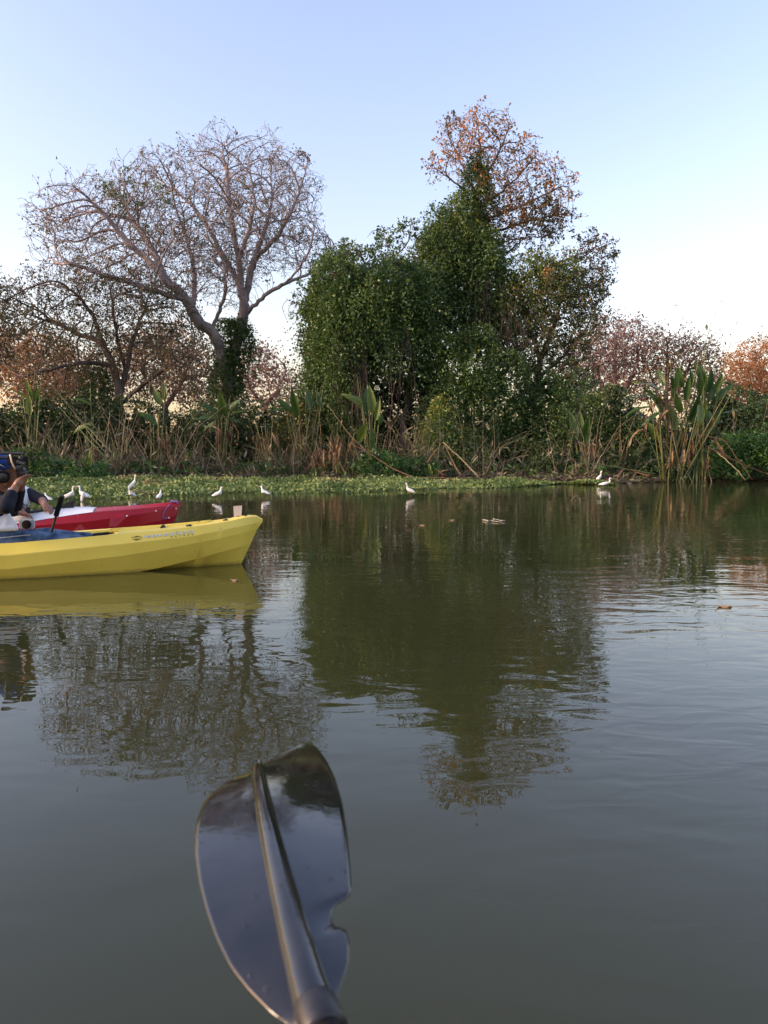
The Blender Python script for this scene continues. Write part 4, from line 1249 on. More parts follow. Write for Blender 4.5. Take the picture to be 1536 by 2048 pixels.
stalk('thinner cane lying under the long greenish cane', [(1290, 946, 25.2), (1230, 933, 25.2), (1190, 926, 25.2)], .02, 'stalk_green', 'fallen_cane')
stalk('short crooked root at the water edge by the right-hand egrets', [(1236, 955, 24.6), (1242, 945, 24.8), (1250, 938, 25.0)], .05, 'stalk_dry', 'root')
stalk('bare driftwood branch at the water edge left of the largest leaf clump', [(1300, 952, 25.0), (1275, 945, 25.2), (1262, 942, 25.3), (1255, 952, 25.2)], .03, 'stalk_dry', 'driftwood')
stalk('long stem arching right from the largest leaf clump to the far bank', [(1385, 880, 26.2), (1440, 905, 25.6), (1490, 930, 25.4), (1536, 948, 25.3), (1580, 955, 25.2)], .022, 'stalk_dry', 'fallen_reed')
stalk('leaning dry stem crossing in front of the ferny bush', [(1400, 870, 26), (1450, 880, 25.6), (1480, 925, 25.4), (1505, 960, 25.2)], .018, 'stalk_dry', 'fallen_reed')
stalk('dry stem slanting from the clump foot to the right-hand water', [(1435, 905, 25.8), (1470, 935, 25.3), (1490, 960, 25.0)], .018, 'stalk_dry', 'fallen_reed')
stalk('thick green cane slanting down right beside the leaning plant', [(282, 962, 26.6), (240, 925, 27.6), (190, 870, 29), (150, 830, 30)], .034, 'stalk_green', 'leaning_cane')
stalk('second green cane slanting beside the thick one', [(262, 962, 26.6), (215, 920, 27.6), (165, 865, 29), (120, 815, 30)], .028, 'stalk_green', 'leaning_cane')
stalk('thin long cane rising left towards the orange tree', [(242, 945, 27.0), (190, 880, 28.5), (140, 815, 29.5), (108, 775, 30)], .017, 'stalk_green', 'leaning_cane')
stalk('pale cane slanting up right across the dark hollow', [(250, 890, 28.5), (268, 860, 28.8), (283, 828, 29)], .015, 'stalk_dry', 'leaning_cane')
stalk('upright straw-coloured stalk before the low spreading tree trunk', [(207, 940, 27.5), (214, 880, 28), (220, 822, 28.4)], .02, 'stalk_dry')
stalk('dry diagonal stem crossing left of the stiff-leaved plant', [(735, 905, 27.6), (700, 870, 28), (655, 810, 28.4)], .017, 'stalk_dry', 'leaning_cane')
stalk('tall brown flower stalk right of the stiff-leaved plant', [(772, 905, 28), (778, 850, 28.2), (785, 790, 28.4), (792, 757, 28.5)], .018, 'stalk_dry')
stalk('dry stem slanting up right in front of the dark thicket', [(765, 870, 28), (790, 845, 28.2), (815, 820, 28.4)], .014, 'stalk_dry', 'leaning_cane')
stalk('hanging pale liana left of the dark thicket', [(735, 800, 31.2), (722, 760, 31.2), (716, 715, 31.2), (712, 690, 31.3)], .03, 'stalk_dry', 'liana', 'liana')
stalk('hanging brown liana beside the pale one', [(706, 780, 31.2), (712, 740, 31.2), (714, 690, 31.2)], .028, 'stalk_dry', 'liana', 'liana')
stalk('fallen log lying behind the tallest egret', [(250, 957, 25.6), (290, 958, 25.5), (335, 953, 25.6)], .055, 'stalk_dry', 'fallen_log', 'log')
# tall flower stems over the largest clump
def wisp(label, pts, rad, twigs, seed):
    e = empty('flower_stem', P(*pts[0]), label, 'flower stem')
    W_ = np.array([P(*p) for p in pts])
    V_, Fc = path_tube(W_, np.linspace(rad, rad * .4, len(W_)), 5)
    mk('stem', V_, Fc, M['stalk_green'], e, True)
    rr = np.random.default_rng(seed)
    Vs, Fs = [], []
    for (a, b) in twigs:
        C = np.array([P(*a), (P(*a) + P(*b)) / 2 + rr.normal(0, .05, 3), P(*b)])
        v, f = path_tube(C, [rad * .4, rad * .35, rad * .25], 4)
        o = len(Vs); Vs += list(v); Fs += [tuple(i + o for i in q) for q in f]
        for _ in range(3):
            q = C[2] + rr.normal(0, .06, 3)
            v, f = path_tube([q, q + np.array((.01, 0, .05))], [.012, .006], 4)
            o = len(Vs); Vs += list(v); Fs += [tuple(i + o for i in g) for g in f]
    tag(mk('spikelets', Vs, Fs, M['stalk_dry'], e, True), kind='stuff')
    return e
Yw = 26.2
wisp('thin flower stem above the largest clump carrying a dark curled leaf', [(1395, 790, Yw), (1408, 700, Yw), (1420, 655, Yw), (1435, 615, Yw)], .013, [((1410, 690, Yw), (1370, 658, Yw)), ((1435, 615, Yw), (1445, 605, Yw)), ((1430, 630, Yw), (1450, 622, Yw)), ((1412, 682, Yw), (1395, 665, Yw))], 1)
wisp('thin kinked flower stem right of the one with the curled leaf', [(1440, 760, Yw), (1452, 715, Yw), (1462, 685, Yw), (1472, 655, Yw)], .014, [((1472, 660, Yw), (1535, 674, Yw)), ((1472, 655, Yw), (1474, 645, Yw)), ((1456, 705, Yw), (1468, 690, Yw))], 2)
wisp('faint flower stem left above the brown twiggy tree', [(1352, 790, Yw), (1350, 700, Yw), (1353, 650, Yw), (1358, 608, Yw)], .008, [((1350, 680, Yw), (1330, 640, Yw)), ((1350, 670, Yw), (1320, 655, Yw)), ((1358, 608, Yw), (1352, 615, Yw))], 3)
cl = empty('curled_leaf', P(1413, 660, Yw - .05), 'dark curled leaf caught high on the thin flower stem', 'leaf')
v = LM['dry'][1]
for a, L_ in ((95, .32), (80, .26), (-60, .16)):
    m2 = v.copy(); m2.materials.clear()
    o = link('lobe', m2, M['stalk_green'], cl)
    o.rotation_euler = (R(40), -R(a), R(20)); o.scale = (L_, L_ * 1.8, L_)

# ------------------------------------------------------------------ solid soup -> one continuous skin
def sphere_pts(c, rad, seg=14, rings=9, rot=None):
    c = np.asarray(c, float); rad = np.asarray(rad, float) * np.ones(3)
    V_, Fc = [], []
    for i in range(rings + 1):
        th = math.pi * i / rings
        for j in range(seg):
            ph = 2 * math.pi * j / seg
            p = np.array((math.sin(th) * math.cos(ph), math.sin(th) * math.sin(ph), math.cos(th))) * rad
            if rot is not None: p = np.array(rot @ Vector(p))
            V_.append(c + p)
    for i in range(rings):
        for j in range(seg):
            k = (j + 1) % seg
            Fc.append((i * seg + j, (i + 1) * seg + j, (i + 1) * seg + k, i * seg + k))
    return V_, Fc
def capsule(a, ra, b, rb, seg=12):
    a = np.asarray(a, float); b = np.asarray(b, float)
    d = unit(b - a)
    pts, rr = [], []
    for t in (-1, -.92, -.7, -.38, 0):
        pts.append(a + d * ra * t); rr.append(max(.0015, ra * math.sqrt(max(0, 1 - t * t))))
    for t in (0, .38, .7, .92, 1):
        pts.append(b + d * rb * t); rr.append(max(.0015, rb * math.sqrt(max(0, 1 - t * t))))
    return path_tube(pts, rr, seg)
def skin(name, parts, voxel, mat, parent, smooth=4, origin=None):
    """parts: list of (V, F) closed shapes merged by a voxel remesh into one surface"""
    Vs, Fs = [], []
    for v, f in parts:
        o = len(Vs); Vs += [np.asarray(q) for q in v]; Fs += [tuple(i + o for i in g) for g in f]
    B0 = base_of(parent) if parent is not None else np.zeros(3)
    me = pymesh(name + '_soup', np.array(Vs) - B0, Fs)
    tmp = bpy.data.objects.new(name + '_soup', me)
    COL.objects.link(tmp)
    rm = tmp.modifiers.new('r', 'REMESH'); rm.mode = 'VOXEL'; rm.voxel_size = voxel; rm.use_smooth_shade = True
    if smooth:
        sm = tmp.modifiers.new('s', 'SMOOTH'); sm.factor = .5; sm.iterations = smooth
    dg = bpy.context.evaluated_depsgraph_get()
    m2 = bpy.data.meshes.new_from_object(tmp.evaluated_get(dg))
    m2.name = name
    bpy.data.objects.remove(tmp); bpy.data.meshes.remove(me)
    m2.materials.clear()
    return link(name, m2, mat, parent)

# ------------------------------------------------------------------ egrets
def egret_mesh(pose):
    S = []
    if pose == 'hunched':
        S += [capsule((-.34, 0, .40), .05, (-.12, 0, .48), .11), capsule((-.12, 0, .48), .115, (.12, 0, .56), .125), capsule((.12, 0, .58), .11, (.20, 0, .74), .065), capsule((.20, 0, .74), .06, (.22, 0, .86), .055)]
        head = (.25, 0, .91); bill = (.47, 0, .86)
    elif pose == 'upright':
        S += [capsule((-.33, 0, .34), .05, (-.12, 0, .45), .11), capsule((-.12, 0, .45), .115, (.10, 0, .56), .12), capsule((.10, 0, .57), .105, (.21, 0, .68), .055), capsule((.21, 0, .68), .055, (.19, 0, .82), .042), capsule((.19, 0, .82), .042, (.23, 0, .92), .042)]
        head = (.25, 0, .96); bill = (.44, 0, .93)
    elif pose == 'alert':
        S += [capsule((-.2, 0, .26), .05, (-.06, 0, .42), .1), capsule((-.06, 0, .42), .105, (.06, 0, .58), .1), capsule((.06, 0, .58), .09, (.12, 0, .72), .05), capsule((.12, 0, .72), .045, (.13, 0, .88), .036), capsule((.13, 0, .88), .036, (.15, 0, .94), .036)]
        head = (.165, 0, .965); bill = (.30, 0, .97)
    elif pose == 'stalking':
        S += [capsule((-.55, 0, .40), .05, (-.25, 0, .45), .11), capsule((-.25, 0, .45), .12, (.10, 0, .52), .13), capsule((.10, 0, .53), .11, (.30, 0, .58), .065), capsule((.30, 0, .58), .06, (.37, 0, .72), .05), capsule((.37, 0, .72), .048, (.31, 0, .86), .046), capsule((.31, 0, .86), .046, (.37, 0, .94), .05)]
        head = (.42, 0, .94); bill = (.60, 0, .78)
    S.append(sphere_pts(head, (.075, .05, .05)))
    return S, head, bill
EGM = {}
def egret(pose, label, px, pyfoot, pytop, face, z=0.0, depth=None, name='egret', feather='white_feather', wing_mark=False, drop_wing=False, yaw=0):
    """face: +1 right, -1 left; the standing height comes from the two pixel rows"""
    b = G(px, pyfoot, z) if depth is None else np.array((P(px, 912, depth)[0], depth, z))
    H = P(px, pytop, b[1])[2] - b[2]
    sub = .12 * H if z <= 0.001 else 0           # wading: the feet are under water
    e = empty(name, (b[0], b[1], b[2] - sub), label, 'egret' if feather == 'white_feather' else 'bird', 'egrets along the mat' if feather == 'white_feather' else None)
    k = (H + sub) / 1.0
    e.scale = (k, k, k)
    e.rotation_euler = (0, 0, R(yaw) + (0 if face > 0 else math.pi))
    key = pose + feather
    if key not in EGM:
        S, head, bill = egret_mesh(pose)
        tmp = empty('tmp', (0, 0, 0))
        body = skin('body', S, .014, M[feather], tmp, 5)
        bd = np.array(bill) - np.array(head)
        bl = link('bill', pymesh('bill', *path_tube([np.array(head) + bd * .2, np.array(head) + bd * .6, np.array(bill)], [.026, .018, .003], 6), True), M['bill' if feather == 'white_feather' else 'leg_dark'], tmp)
        legs = []
        for s_ in (-.035, .035):
            legs.append(link('leg', pymesh('leg', *path_tube([(-.02, s_, .46), (-.035, s_, .25), (.0, s_, .03), (.0, s_, 0)], [.03, .016, .013, .013], 6), True), M['leg_dark'], tmp))
        V_, Fc = [], []
        wings = []
        for s_ in (-1, 1):
            v, f = sphere_pts((0, 0, 0), (.27, .022, .09), 14, 8, Matrix.Rotation(R(-24 if pose != 'alert' else -45), 3, 'Y'))
            v = [np.asarray(q) + np.array((-.08, s_ * .112, .49 if pose != 'alert' else .44)) for q in v]
            wings.append(link('wing', pymesh('wing', v, f, True), M[feather], tmp))
        eyes = [link('eye', pymesh('eye', *sphere_pts((head[0] + .03, s_ * .044, head[2] + .015), .011, 8, 6), True), M['black_plastic'], tmp) for s_ in (-1, 1)]
        EGM[key] = [body, bl, *legs, *wings, *eyes]
        for o in EGM[key]:
            o.parent = None
            COL.objects.unlink(o)
        bpy.data.objects.remove(tmp)
    for src in EGM[key]:
        o = src.copy(); COL.objects.link(o); o.parent = e
        o.name = src.name.split('.')[0]
    near = -1 if face > 0 else 1
    if wing_mark:
        v, f = sphere_pts((0, 0, 0), (.2, .012, .018), 12, 6, Matrix.Rotation(R(-24), 3, 'Y'))
        link('wing_edge', pymesh('wing_edge', [np.asarray(q) + np.array((-.06, near * .13, .42)) for q in v], f, True), M['black_feather'], e)
    if drop_wing:
        v, f = sphere_pts((0, 0, 0), (.085, .03, .29), 14, 10, Matrix.Rotation(R(-12), 3, 'Y'))
        link('dropped_wing', pymesh('dropped_wing', [np.asarray(q) + np.array((.03, near * .15, .38)) for q in v], f, True), M[feather], e)
    return e
egret('hunched', 'egret half hidden behind the seated paddler in the white vest', 58, 1010, 985, 1, yaw=20)
egret('hunched', 'hunched egret turned left just beyond the paddler\'s black sleeve', 97, 1006, 984, -1)
egret('upright', 'upright egret facing another egret bill to bill above the paddle grip', 139, 1005, 972, 1)
egret('upright', 'egret with one wing hanging open, facing the upright egret bill to bill', 168, 1003, 971, -1, drop_wing=True)
egret('alert', 'tallest egret stretching its neck upward on the weed mat', 266, 985, 951, 1, z=.06, yaw=15)
egret('hunched', 'small hunched egret at the water edge below the neck-stretching egret', 264, 999, 975, -1, yaw=55)
egret('hunched', 'egret standing end-on at the mat edge under the small black bird', 319, 1003, 978, 1, yaw=80)
egret('hunched', 'egret wading with its body level beside the red kayak bow', 436, 1000, 972, 1)
egret('hunched', 'egret with a dark wing edge feeding at the mat by the yellow bow', 530, 996, 970, -1, wing_mark=True)
egret('upright', 'lone egret wading in front of the level fallen stem', 820, 992, 966, -1)
egret('alert', 'slim egret standing end-on at the shore behind the stooping egret', 1199, 967, 942, 1, z=.02, yaw=-60)
egret('stalking', 'egret with curved neck stooping in the water under the greenish cane', 1211, 976, 955, 1)
egret('hunched', 'small black bird on the weed mat behind the end-on egret', 322, 978, 969, 1, z=.07, depth=19.2, name='black_bird', feather='black_feather', yaw=10)
egret('hunched', 'small black waterbird at the right-hand water edge', 1407, 971, 962, -1, name='black_bird', feather='black_feather')

# ------------------------------------------------------------------ things afloat
def flat_piece(name, label, cat, px, py, outline, mat, size, z=.006, thick=.004):
    b = G(px, py, z)
    n = len(outline)
    V_ = [(a * size, c * size, 0.012 * math.sin(a * 5)) for a, c in outline]
    V_ += [(a, c, d - thick) for a, c, d in V_]
    Fc = [tuple(range(n)), tuple(range(2 * n - 1, n - 1, -1))] + [(i, i + n, (i + 1) % n + n, (i + 1) % n) for i in range(n)]
    return tag(link(name, pymesh(name, V_, Fc), M[mat], None, b), label, cat)
fl = empty('floating_leaf', G(991, 1043, .004), 'pale forked dead leaf floating like a small fish on the open water', 'leaf')
yk = 1.0
def ribbon(name, pts, w_, parent, mat):
    V_, Fc = path_tube([np.array((a * .24, b * .24 * 2.4, .01)) for a, b in pts], w_, 5)
    link(name, pymesh(name, V_, Fc, True), M[mat], parent)
ribbon('leaf_rim', [(-.25, 0), (-.05, .28), (.2, .32), (.38, .02), (.2, -.28), (0, -.2), (-.25, 0)], .006, fl, 'leaf_floating')
ribbon('leaf_tail', [(-.62, .3), (-.46, .12), (-.44, 0), (-.5, -.2), (-.62, -.4)], .008, fl, 'leaf_floating')
ribbon('leaf_stalk', [(-.46, 0), (-.25, 0)], .006, fl, 'leaf_floating')
ribbon('leaf_tip', [(.38, .02), (.56, .04)], .008, fl, 'leaf_floating')
ribbon('leaf_fold', [(.08, .3), (.1, .62), (.24, .36)], .008, fl, 'leaf_floating')
LEAFO = [(-1, 0), (-.6, .3), (0, .45), (.6, .3), (1, .05), (.5, -.35), (-.2, -.42), (-.7, -.25)]
flat_piece('drifting_leaf', 'curled brown leaf drifting alone on the bright right-hand water', 'leaf', 1450, 1212, LEAFO, 'leaf_brown', .05)
flat_piece('drifting_leaf', 'tan leaf floating in the yellow hull\'s reflection', 'leaf', 470, 1160, LEAFO, 'leaf_brown', .035)
flat_piece('drifting_leaf', 'tiny pale leaf floating between the lone egret and forked leaf', 'leaf', 905, 1040, LEAFO, 'leaf_brown', .05)
flat_piece('drifting_leaf', 'tiny tan leaf floating below the lone wading egret', 'leaf', 845, 1050, LEAFO, 'leaf_brown', .05)
tw = [G(1143, 1002), P(1146, 997, G(1143, 1002)[1]), P(1153, 992, G(1143, 1002)[1]), P(1160, 998, G(1143, 1002)[1]), G(1161, 1004)]
tw[0] = tw[0] + np.array((0, 0, -.03)); tw[4] = tw[4] + np.array((0, 0, -.03))
V_, Fc = path_tube(np.array(tw) - tw[0], .012, 5)
tag(link('bent_twig', pymesh('bent_twig', V_, Fc, True), M['leg_dark'], None, tw[0]), 'thin bent twig arching out of the water before the stooping egret', 'twig')

# ------------------------------------------------------------------ kayaks
def pl(px, line):
    return float(np.interp(px, [a for a, b in line], [b for a, b in line]))
def kayak_shell(tip, ang, L, lines, rakes, beam, cock, near_lat, deck_crown=.02, n=40):
    """stations from bow to stern; every chine line is placed sideways by the beam curve and in height by its trace in the photograph"""
    aft = np.array((-math.cos(ang), -math.sin(ang), 0.0))
    lat = np.array((math.sin(ang), -math.cos(ang), 0.0))       # towards the camera
    us = np.concatenate([np.linspace(0, .1, 8), np.linspace(.13, 1, n)])
    names = ['K', 'C1', 'C2', 'G', 'T']
    wid = {'K': 0.0, 'C1': .72, 'C2': .97, 'G': 1.0, 'T': .84}
    pts = {k: [] for k in names}
    for k in names:
        zlast = None
        for u in us:
            t = rakes[k] + (L - 2 * rakes[k]) * u
            hb = beam * (1 - (1 - min(t / (L * .52), 1)) ** 2.0) ** .74 if u < .5 else beam * (1 - (1 - min((L - t) / (L * .45), 1)) ** 2.0) ** .85
            if u == 0 or u == 1: hb = .012
            lt = hb * wid[k] if u > 0 else .012
            xy = tip + aft * t + lat * lt
            if k == 'K':
                z = -.07 + (.06 * max(0, 1 - t / .5))
            else:
                px = proj((xy[0], xy[1], .3))[0]
                if px > 5 or zlast is None:
                    z = P(px, pl(px, lines[k]), xy[1])[2]
                else:
                    z = zlast
                if u > .55: z = zlast + (.05 if k in 'TG' else .03) * max(0, (u - .8)) 
                zlast = z
            pts[k].append((t, lt, z))
    return tip, aft, lat, us, pts
def build_kayak(root, tip, aft, lat, us, pts, cock, mat_hull, mat_deck, crown, floor=.06, deckname='deck'):
    cols = ['K', 'C1', 'C2', 'G', 'T']
    V_, Fc, nst = [], [], len(us)
    sides = {}
    for sgn in (1, -1):
        for k in cols:
            for i in range(nst):
                t, l, z = pts[k][i]
                sides[(sgn, k, i)] = len(V_)
                V_.append(tip + aft * t + lat * l * sgn + np.array((0, 0, z)))
    for sgn in (1, -1):
        for a, b in zip(cols[:-1], cols[1:]):
            for i in range(nst - 1):
                q = (sides[(sgn, a, i)], sides[(sgn, a, i + 1)], sides[(sgn, b, i + 1)], sides[(sgn, b, i)])
                Fc.append(q if sgn < 0 else q[::-1])
    # close the stem between both sides
    for a, b in zip(cols[:-1], cols[1:]):
        for i in (0, nst - 1):
            Fc.append((sides[(1, a, i)], sides[(1, b, i)], sides[(-1, b, i)], sides[(-1, a, i)]))
    hull = mk('hull', V_, Fc, mat_hull, root, True)
    chine = {tuple(sorted((sides[(sg, k, i)], sides[(sg, k, i + 1)]))) for sg in (1, -1) for k in cols for i in range(nst - 1)}
    for ed in hull.data.edges:
        if tuple(sorted(ed.vertices)) in chine:
            ed.use_edge_sharp = True
    bv = hull.modifiers.new('bevel', 'BEVEL'); bv.width = .004; bv.segments = 2; bv.limit_method = 'ANGLE'; bv.angle_limit = R(30)
    # deck: rim, then deck plate or well
    V_, Fc = [], []
    row = 9
    for i in range(nst):
        t, l, z = pts['T'][i]
        open_ = cock[0] < t < cock[1]
        c = tip + aft * t
        w_ = max(l - .055, l * .55)
        def pt(f, zz): V_.append(c + lat * f + np.array((0, 0, zz)))
        if open_:
            e_ = floor
            pr = [(l * .999, z), (w_, z - .004), (w_ - .015, z - .06), (w_ * .86, e_), (0, e_ - .01)]
        else:
            pr = [(l * .999, z), (w_, z + .006), (w_ * .7, z + crown * .6), (w_ * .35, z + crown * .95), (0, z + crown)]
        for f, zz in pr: pt(f, zz)
        for f, zz in pr[-2::-1]: pt(-f, zz)
    for i in range(nst - 1):
        for j in range(row - 1):
            a = i * row + j
            Fc.append((a, a + 1, a + row + 1, a + row))
    deck = mk(deckname, V_, Fc, mat_deck, root, False)
    bv = deck.modifiers.new('bevel', 'BEVEL'); bv.width = .006; bv.segments = 2; bv.limit_method = 'ANGLE'; bv.angle_limit = R(25)
    return hull, deck

YT = P(525, 1043, 6.30)
ytip = np.array((YT[0], YT[1], 0.0))
Ylines = {'T': [(-40, 1091), (0, 1088), (100, 1080), (205, 1071), (330, 1060), (400, 1052), (455, 1043), (495, 1034), (512, 1033), (525, 1040)],
          'G': [(-40, 1115), (0, 1112), (130, 1099), (240, 1088), (386, 1072), (470, 1055), (525, 1043.5)],
          'C2': [(-40, 1144), (0, 1140), (120, 1126), (240, 1112), (318, 1100), (435, 1078), (517, 1058)],
          'C1': [(-40, 1185), (0, 1180), (150, 1162), (250, 1149), (318, 1136), (396, 1117), (513, 1084)]}
yang = R(17)
yk = kayak_shell(ytip, yang, 3.7, Ylines, {'T': 0, 'G': .004, 'C2': .05, 'C1': .105, 'K': .2}, .37, (1.2, 2.75), -1)
yroot = empty('yellow_kayak', (ytip + yk[1] * 1.8), 'bright yellow scuffed plastic kayak with black eye logo near its bow', 'kayak')
yhull, ydeck = build_kayak(yroot, *yk, (1.2, 2.75), M['yellow'], M['yellow'], .012)

def edge_at(kk, line, px, sgn=1):
    """point of a near-side chine line at a given photo column"""
    tip, aft, lat, us, pts = kk
    W_ = np.array([tip + aft * t + lat * l * sgn + np.array((0, 0, z)) for t, l, z in pts[line]])
    pxs = np.array([proj(w)[0] for w in W_])
    o = np.argsort(pxs)
    return np.array([np.interp(px, pxs[o], W_[o, k]) for k in range(3)])
def band(px, f, off=.003):
    a, b = edge_at(yk, 'T', px), edge_at(yk, 'G', px)
    a2 = edge_at(yk, 'T', px + 4)
    nn = unit(np.cross(b - a, a2 - a))
    if nn[1] > 0: nn = -nn
    return a + (b - a) * f + nn * off
def text_mesh(body, offset=0.0):
    cu = bpy.data.curves.new('t', 'FONT'); cu.body = body; cu.offset = offset; cu.resolution_u = 3; cu.space_character = 1.2
    o = bpy.data.objects.new('t', cu); COL.objects.link(o)
    dg = bpy.context.evaluated_depsgraph_get()
    me = bpy.data.meshes.new_from_object(o.evaluated_get(dg))
    bpy.data.objects.remove(o)
    V_ = np.array([v.co[:] for v in me.vertices]); Fc = [tuple(p.vertices) for p in me.polygons]
    return V_, Fc
def lettering(name, body, px0, px1, f0, f1, mat, parent, off, offset=0.0):
    V_, Fc = text_mesh(body, offset)
    x0, x1 = V_[:, 0].min(), V_[:, 0].max()
    h = .72
    W_ = [band(px0 + (v[0] - x0) / (x1 - x0) * (px1 - px0), f0 + (f1 - f0) * (1 - v[1] / h), off) for v in V_]
    return mk(name, W_, Fc, M[mat], parent)
lettering('lettering_outline', 'emotion', 289, 387, .25, .69, 'letter_grey', yhull, .003, .022)
lettering('lettering', 'emotion', 289.6, 386.4, .26, .68, 'letter_white', yhull, .0045, -.004)
lettering('small_lettering', 'K A Y A K S', 341, 386, .78, .90, 'letter_dark', yhull, .003, .02)
# eye-shaped swirl emblem
def stroke(name, pts, w_, parent, mat):
    V_, Fc = [], []
    n = len(pts)
    for i, (a, f) in enumerate(pts):
        k = w_ * math.sin(math.pi * (i + .4) / (n - .2))
        V_ += [band(a, f - k, .0035), band(a, f + k, .0035)]
    for i in range(n - 1):
        Fc.append((2 * i, 2 * i + 1, 2 * i + 3, 2 * i + 2))
    return mk(name, V_, Fc, M[mat], parent)
ec = 274.0
stroke('emblem_stroke', [(264 + i * 1.7, .60 - .19 * math.sin(math.pi * i / 12)) for i in range(13)], .04, yhull, 'letter_dark')
stroke('emblem_stroke', [(264 + i * 1.5, .62 + .16 * math.sin(math.pi * i / 12)) for i in range(13)], .05, yhull, 'letter_dark')
stroke('emblem_stroke', [(ec + 5 * (1 - i / 16) * math.cos(i * .6), .6 + .11 * (1 - i / 16) * math.sin(i * .6)) for i in range(14)], .022, yhull, 'letter_dark')
stroke('emblem_stroke', [(262 + i * .9, .50 - .03 * i + .004 * i * i) for i in range(8)], .022, yhull, 'letter_dark')
stroke('emblem_stroke', [(279 + i * .9, .84 - .035 * i) for i in range(8)], .022, yhull, 'letter_dark')

def deck_pt(kk, px, frac=.6, up=.01):
    """point on the deck at a photo column; frac sideways from near rim (1) to far rim (-1)"""
    a, b = edge_at(kk, 'T', px, 1), edge_at(kk, 'T', px, -1)
    c = edge_at(kk, 'T', px, 1)
    tip, aft, lat, us, pts = kk
    t = float(np.dot(c - tip, aft)); 
    l = np.interp(t, [q[0] for q in pts['T']], [q[1] for q in pts['T']])
    return c + lat * (l * (frac - 1)) + np.array((0, 0, up))
def small_fitting(name, parent, px, frac, size, mat):
    c = deck_pt(yk, px, frac, .008)
    parts = [capsule(c + np.array((-size, 0, 0)), size * .5, c + np.array((size, 0, .004)), size * .5, 8), capsule(c + np.array((0, 0, 0)), size * .55, c + np.array((size * .3, 0, size * .7)), size * .3, 8)]
    V_, Fc = [], []
    for v, f in parts:
        o = len(V_); V_ += list(v); Fc += [tuple(i + o for i in g) for g in f]
    return mk(name, V_, Fc, M[mat], parent, True)
for px, fr, sz in ((378, .8, .016), (400, .0, .015), (452, .6, .014), (462, .0, .013), (478, .1, .012), (492, .3, .010)):
    small_fitting('pad_eye', ydeck, px, fr, sz, 'black_plastic')
# scupper notch with black plug
c = deck_pt(yk, 325, .55, .0)
mk('scupper_plug', [c + np.array(q) for q in ((-.022, 0, 0), (.02, 0, 0), (.014, 0, .028), (.0, 0, .034), (-.012, 0, .022), (-.022, .03, 0), (.02, .03, 0), (.014, .03, .028), (.0, .03, .034), (-.012, .03, .022))],
   [(0, 1, 2, 3, 4), (9, 8, 7, 6, 5), (0, 5, 6, 1), (1, 6, 7, 2), (2, 7, 8, 3), (3, 8, 9, 4), (4, 9, 5, 0)], M['black_plastic'], ydeck)
# moulded ridges along the foredeck
for fr in (.35, -.2):
    C = [deck_pt(yk, px, fr, .010) for px in range(215, 440, 15)]
    V_, Fc = path_tube(C, .011, 6)
    mk('deck_ridge', V_, Fc, M['yellow'], ydeck, True)
# pale plate standing on the bow
c = deck_pt(yk, 478, .1, -.01)
w_, h_ = .036, .115
pv = []
for yy in (0, .006):
    pv += [c + np.array((-w_ * .9, yy, 0)), c + np.array((w_ * .75, yy, 0)), c + np.array((w_, yy, h_)), c + np.array((-w_ * 1.02, yy, h_ - .006))]
pl_ = mk('bow_plate', np.array(pv) - c, [(0, 1, 2, 3), (7, 6, 5, 4), (0, 4, 5, 1), (1, 5, 6, 2), (2, 6, 7, 3), (3, 7, 4, 0)], M['plate'])
pl_.location = c
tag(pl_, 'small pale upright plate mounted on the yellow bow', 'plate')

# red and white kayak
RT = P(362, 1010, 8.0)
rtip = np.array((RT[0], RT[1], 0.0))
Rlines = {'T': [(-60, 1056), (0, 1051), (40, 1047), (90, 1039), (140, 1031), (200, 1023), (260, 1019), (310, 1014), (345, 1010), (362, 1009)],
          'G': [(-60, 1062), (0, 1058), (60, 1052), (170, 1044), (240, 1034), (300, 1025), (345, 1014), (362, 1011)],
          'C2': [(-60, 1080), (0, 1076), (170, 1062), (280, 1050), (340, 1036), (356, 1028)],
          'C1': [(-60, 1100), (0, 1096), (170, 1080), (280, 1068), (340, 1056), (350, 1048)]}
rang = R(14)
rk = kayak_shell(rtip, rang, 4.0, Rlines, {'T': 0, 'G': .006, 'C2': .04, 'C1': .10, 'K': .16}, .36, (1.75, 3.0), -1)
rroot = empty('red_kayak', (rtip + rk[1] * 1.8), 'chipped red kayak with white deck floating behind the yellow one', 'kayak')
rhull, rdeck = build_kayak(rroot, *rk, (1.75, 3.0), M['red'], M['red'], .03, deckname='foredeck')
# raised white deck around the cockpit
tip, aft, lat, us, pts = rk
V_, Fc = [], []
st = np.linspace(.86, 3.3, 26)
for t in st:
    l = np.interp(t, [q[0] for q in pts['T']], [q[1] for q in pts['T']]) ; z = np.interp(t, [q[0] for q in pts['T']], [q[2] for q in pts['T']])
    hgt = np.interp(t, [.86, 1.2, 1.3, 1.45, 1.75, 3.3], [.032, .085, .105, .085, .06, .05])
    open_ = 1.75 < t < 2.95
    prof = [(1.0, .004), (.9, .018), (.62, hgt * .75), (.42, hgt), (0, hgt + (-.14 if open_ else .004)), (-.42, hgt), (-.62, hgt * .75), (-.9, .018), (-1.0, .004)]
    for f, zz in prof:
        V_.append(tip + aft * t + lat * l * f + np.array((0, 0, z + zz)))
for i in range(len(st) - 1):
    for j in range(8):
        a = i * 9 + j
        Fc.append((a, a + 1, a + 10, a + 9))
Fc.append(tuple(range(9)))
mk('white_deck', V_, Fc, M['white_deck'], rroot, False)
